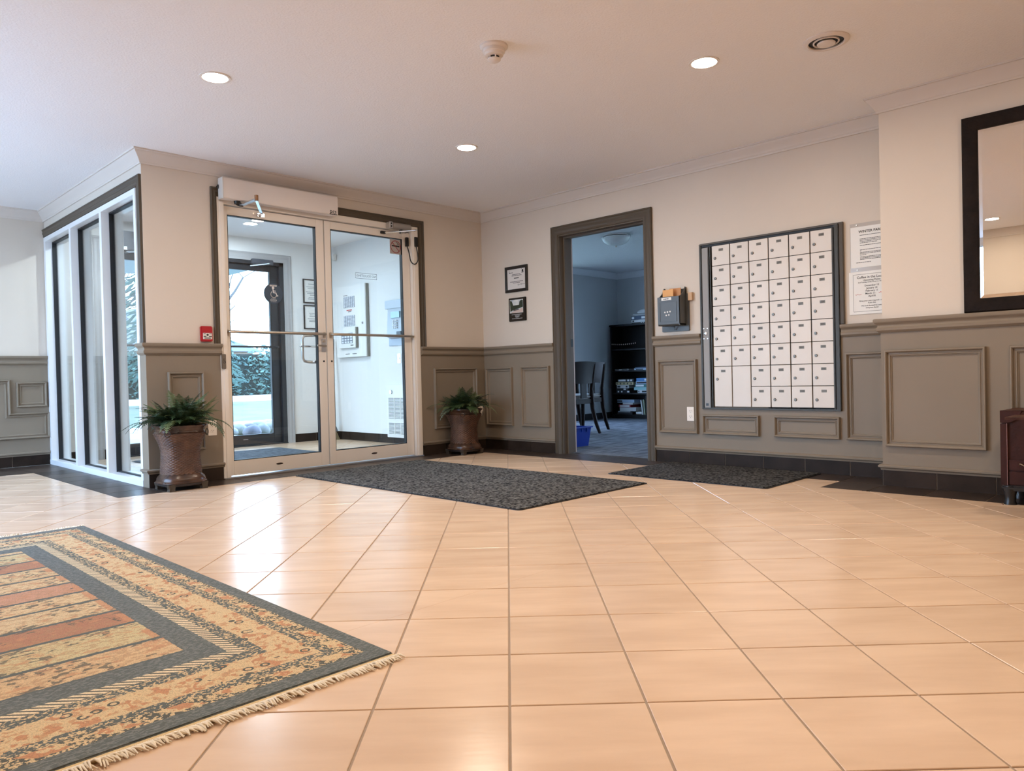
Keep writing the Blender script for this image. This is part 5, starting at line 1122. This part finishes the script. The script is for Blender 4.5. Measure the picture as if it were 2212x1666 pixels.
for i, (x0, x1, h, c, lab, mk) in enumerate([(0.51, 0.79, 0.048, WH_, 'white game box lowest in right pile of games', [(.05, .12), (.3, .6)]), (0.44, 0.79, 0.046, TL, 'pale teal game box second in right pile', [(.75, .85)]), (0.46, 0.80, 0.050, GN, 'dark green game box in the middle of right pile', [(.05, .5)]), (0.48, 0.72, 0.044, LB, 'white and blue game box in right pile', [(.05, .9)]), (0.49, 0.71, 0.052, BL, 'bright blue game box topping the right pile', [(.7, .95)])]):
    bx_item('game_box', x0, x1, z, h, c, lab, marks=mk); z += h
z = SHZ[0]
for i, (x0, x1, h, c, lab, mk) in enumerate([(0.10, 0.40, 0.03, BK_, 'thin black box at bottom of lowest shelf pile', None), (0.11, 0.36, 0.02, GY_, 'thin grey book low in lowest shelf pile', None), (0.15, 0.47, 0.062, WH_, 'thick white book in lowest shelf pile', None), (0.13, 0.37, 0.045, RDc, 'red book in lowest shelf pile', [(.1, .9)]), (0.21, 0.41, 0.032, WH_, 'thin white book above the red book', None), (0.10, 0.44, 0.048, LB, 'blue and grey box topping lowest shelf pile', [(.0, .3)])]):
    bx_item('stacked_book', x0, x1, z, h, c, lab, 'book', marks=mk); z += h
pc = thing('paper_roll', 'white paper roll lying on the lowest shelf', 'paper roll', (4.62, 1.865, 0.004), RB)
MB().tube([(0.45, 0.06, 0.089), (0.56, 0.06, 0.089)], 0.022, 12).build('roll', PAPER, pc, smooth=True)
for i, (x, h, w_, lean, c, lab) in enumerate([(0.585, 0.23, 0.02, -0.03, WH_, 'leaning white book leftmost of upright books'), (0.625, 0.24, 0.022, -0.02, ('olive', (0.22, 0.26, 0.17)), 'leaning olive book second among upright books'), (0.665, 0.30, 0.012, -0.01, BK_, 'tall thin black book among upright books'), (0.69, 0.25, 0.02, 0.0, GY_, 'grey book third among upright books'), (0.72, 0.285, 0.02, 0.0, WH_, 'tall white book rightmost but one of upright books'), (0.75, 0.25, 0.022, 0.0, NV, 'navy book rightmost of upright books')]):
    t = thing('upright_book', lab, 'book', (4.62, 1.865, 0.004), RB, 'upright books on the lowest shelf')
    MB().prism([(x, 0.0665), (x+w_, 0.0665), (x+w_+lean, 0.0665+h), (x+lean, 0.0665+h)], 0.02, 0.2, 'y').build('cover', colm(*c), t)
gd = thing('bead_garland', 'string of small pale beads hanging in upper bookcase shelf', 'garland', (4.62, 1.865, 0.004), RB)
MB().tube([(0.03, 0.005, 1.215), (0.26, 0.005, 1.20), (0.5, 0.005, 1.215)], 0.0015, 5).build('string', BLACKP, gd)
for k in range(13):
    u = k/12; MB().lathe([(0.001, -0.012), (0.007, -0.006), (0.008, 0.003), (0.001, 0.012)], 8, (0.035+0.46*u, 0.0, 1.203+0.012*(2*u-1)**2)).build('bead', mat('bead', (0.45, 0.36, 0.30), 0.5), gd)

# ------------------------------------------------------------------ outdoors
LAWN = mat('lawn_grass', (0.105, 0.13, 0.075), 0.95, var=0.4, vscale=1.2, col2=(0.15, 0.15, 0.095), bump=0.6, bscale=30)
g = MB().box(-60, 90, 2.72, 95, -0.4, -0.1).box(5.1, 40, -40, 2.72, -0.4, -0.1).box(-60, -6.38, -60, 2.72, -0.4, -0.1).build('ground', LAWN); g['kind'] = 'structure'
CONC = mat('pale_concrete', (0.62, 0.60, 0.56), 0.9, var=0.1, vscale=3)
MB().box(-4.5, -0.4, 2.73, 7.0, -0.12, -0.03).build('porch_slab', CONC)['kind'] = 'structure'
MB().box(-16, -6.42, -6, 7, -0.12, -0.05).build('bounce_slab', CONC)['kind'] = 'structure'  # unseen pale slab added so light bounced through the window is not green
MB().box(-30, 40, 8.0, 9.5, -0.12, -0.085).build('sidewalk', CONC)['kind'] = 'structure'
MB().box(-40, 70, 25.5, 30.5, -0.12, -0.08).build('driveway', CONC)['kind'] = 'structure'
MB().box(-40, 70, 30.5, 30.8, -0.12, 0.06).build('kerb', CONC)['kind'] = 'structure'
MB().box(-6.3, 0.2, 2.74, 6.9, 2.5, 2.8).build('porch_canopy', mat('soffit', (0.35, 0.42, 0.44), 0.7))['kind'] = 'structure'
STN = [mat('river_stone_a', (0.30, 0.29, 0.27), 0.8, var=0.3, vscale=6), mat('river_stone_b', (0.20, 0.18, 0.20), 0.8, var=0.3, vscale=6), mat('river_stone_c', (0.36, 0.35, 0.31), 0.8, var=0.3, vscale=6)]
random.seed(21); sn = 0
SLAB = ['nearest the door edge', 'second from the door edge', 'third from the door edge', 'fourth from the door edge', 'fifth from the door edge', 'sixth from the door edge', 'seventh from the door edge', 'eighth from the door edge', 'ninth from the door edge', 'tenth from the door edge', 'eleventh from the door edge', 'twelfth from the door edge']
stone_pos = []
for k in range(12):
    stone_pos.append((-0.15+0.31*(k//2)+0.17*(k % 2), 5.65+0.30*(k//2)-0.40*(k % 2), random.uniform(0.12, 0.15), k % 3))
for (x, y, r, mi_), lab in zip(stone_pos, SLAB):
    bm = bmesh.new(); bmesh.ops.create_icosphere(bm, subdivisions=2, radius=1.0); ph = random.random()*9
    for v in bm.verts:
        s_ = 1+0.10*math.sin(3*v.co.x+ph)+0.08*math.cos(4*v.co.y+ph*2); v.co = Vector((v.co.x*r*1.1*s_, v.co.y*r*0.95*s_, v.co.z*r*0.75*s_))
    me = bpy.data.meshes.new('river_stone'); bm.to_mesh(me); bm.free()
    for p in me.polygons: p.use_smooth = True
    me.materials.append(STN[mi_]); o = link('river_stone', me, None, (x, y, -0.1+r*0.5), random.random()*3)
    tag(o, 'rounded river stone outside the exterior door, '+lab, 'stone', 'river stones outside the door')
hd = thing('cedar_hedge', 'tall clipped cedar hedge across the lawn outside', 'hedge', (10, 34, -0.1))
HG = [mat('hedge_leaf', (0.12, 0.21, 0.16), 0.8, var=0.7, vscale=1.5, col2=(0.03, 0.07, 0.065))]
mb = MB(); random.seed(5)
for k in range(15000):
    x = random.uniform(-20, 20); zt = 2.75+0.35*math.sin(x*1.3)+0.25*math.sin(x*3.1); z_ = random.uniform(0, 1)**0.8*zt; y = random.uniform(-0.5, 0.35)+0.25*math.sin(x*2.2)
    a, b = random.uniform(0, 2*PI), random.uniform(-1, 1); s_ = random.uniform(0.07, 0.17); d = Vector((math.cos(a)*math.cos(b), math.sin(a)*math.cos(b), math.sin(b))); e = d.orthogonal().normalized(); p = Vector((x, y, z_))
    mb.add([p-d*s_, p+e*s_*0.5, p+d*s_, p-e*s_*0.5], [(0, 1, 2, 3)])
mb.build('foliage', HG[0], hd, kind='stuff')
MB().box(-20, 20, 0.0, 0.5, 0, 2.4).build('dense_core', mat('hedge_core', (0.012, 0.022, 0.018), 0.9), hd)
BARK = mat('bark', (0.10, 0.09, 0.085), 0.9, bump=0.5, bscale=12)
def tree(loc, label, seed, h, r0, lean=(0, 0), spread=0.6):
    random.seed(seed); t = thing('bare_tree', label, 'tree', loc)
    tr = MB(); brm = MB(); tw = MB()
    def grow(p, d, L, r, lev):
        pts = [p]; rs = [r]; q = p; dd = d
        for i in range(4):
            dd = (dd+Vector((random.uniform(-1, 1), random.uniform(-1, 1), random.uniform(-.5, .7)))*0.16).normalized(); q = q+dd*L/4; pts.append(q); rs.append(r*(1-0.13*(i+1)))
        (tr if lev == 0 else brm if lev < 3 else tw).tube(pts, rs, 7 if lev == 0 else 5 if lev < 3 else 3, cap=False)
        if lev >= 4: return
        for k in range(4 if lev < 2 else 3):
            i = random.choice([2, 3, 4]); dn = (dd+Vector((random.uniform(-1, 1), random.uniform(-1, 1), random.uniform(-.25, .6)))*spread*1.3).normalized(); grow(pts[i], dn, L*random.uniform(.62, .82), rs[i]*0.55, lev+1)
    grow(Vector((0, 0, 0)), Vector((lean[0], lean[1], 1)).normalized(), h, r0, 0)
    tr.build('trunk', BARK, t, smooth='all'); brm.build('branches', BARK, t, smooth='all'); tw.build('twigs', BARK, t, kind='stuff')
tree((2.9, 13.5, -0.1), 'bare branching tree on lawn seen through left door', 3, 3.0, 0.16, (0.12, -0.05), 0.75)
tree((0.2, 17.5, -0.1), 'bare tree seen through the sidelight glass', 8, 3.2, 0.15, (0.1, 0), 0.7)
tree((9.0, 30.0, -0.1), 'distant bare tree behind the hedge line', 12, 3.6, 0.16, (0, 0), 0.7)
cf_ = thing('distant_evergreen', 'evergreen tree with drooping boughs beyond the lawn', 'tree', (5.2, 22.0, -0.1))
mb = MB(); random.seed(9)
for k in range(3500):
    z_ = random.uniform(1.5, 9); rr = (9.5-z_)*0.32*math.sqrt(random.random()); a = random.uniform(0, 2*PI); p = Vector((rr*math.cos(a), rr*math.sin(a), z_-rr*0.35)); d = Vector((math.cos(a), math.sin(a), random.uniform(-.9, -.2))).normalized(); e = d.orthogonal().normalized(); s_ = random.uniform(0.12, 0.25)
    mb.add([p-d*s_, p+e*s_*.25, p+d*s_, p-e*s_*.25], [(0, 1, 2, 3)])
mb.build('foliage', mat('spruce', (0.04, 0.085, 0.065), 0.85), cf_, kind='stuff'); MB().tube([(0, 0, 0), (0, 0, 9)], [0.18, 0.03], 7).build('trunk', BARK, cf_)
hs = thing('neighbour_house', 'neighbouring house with low gabled roof beyond the hedge', 'house', (14.0, 52, -0.1))
MB().box(-9, 9, 0, 8, 0, 3.4).build('walls', mat('house_brick', (0.34, 0.25, 0.22), 0.9), hs)
MB().prism([(-9.8, 3.3), (0, 6.4), (9.8, 3.3)], -0.5, 8.5, 'y').build('roof', mat('house_roof', (0.22, 0.23, 0.25), 0.9), hs)
for a in (-6, -2, 3, 6.5):
    f_ = MB().box(a-0.7, a+0.7, -0.06, 0.0, 1.0, 2.4).build('window', WHITEM, hs); MB().box(a-0.6, a+0.6, -0.08, -0.06, 1.1, 2.3).build('pane', mat('house_pane', (0.12, 0.16, 0.2), 0.1), f_)
po = thing('white_post', 'short white post on lawn edge outside the sidelight', 'post', (-0.35, 16.0, -0.1))
MB().box(-0.09, 0.09, -0.09, 0.09, 0, 0.9).box(-0.12, 0.12, -0.12, 0.12, 0.9, 0.96).build('shaft', mat('post_white', (0.75, 0.75, 0.75), 0.6), po)
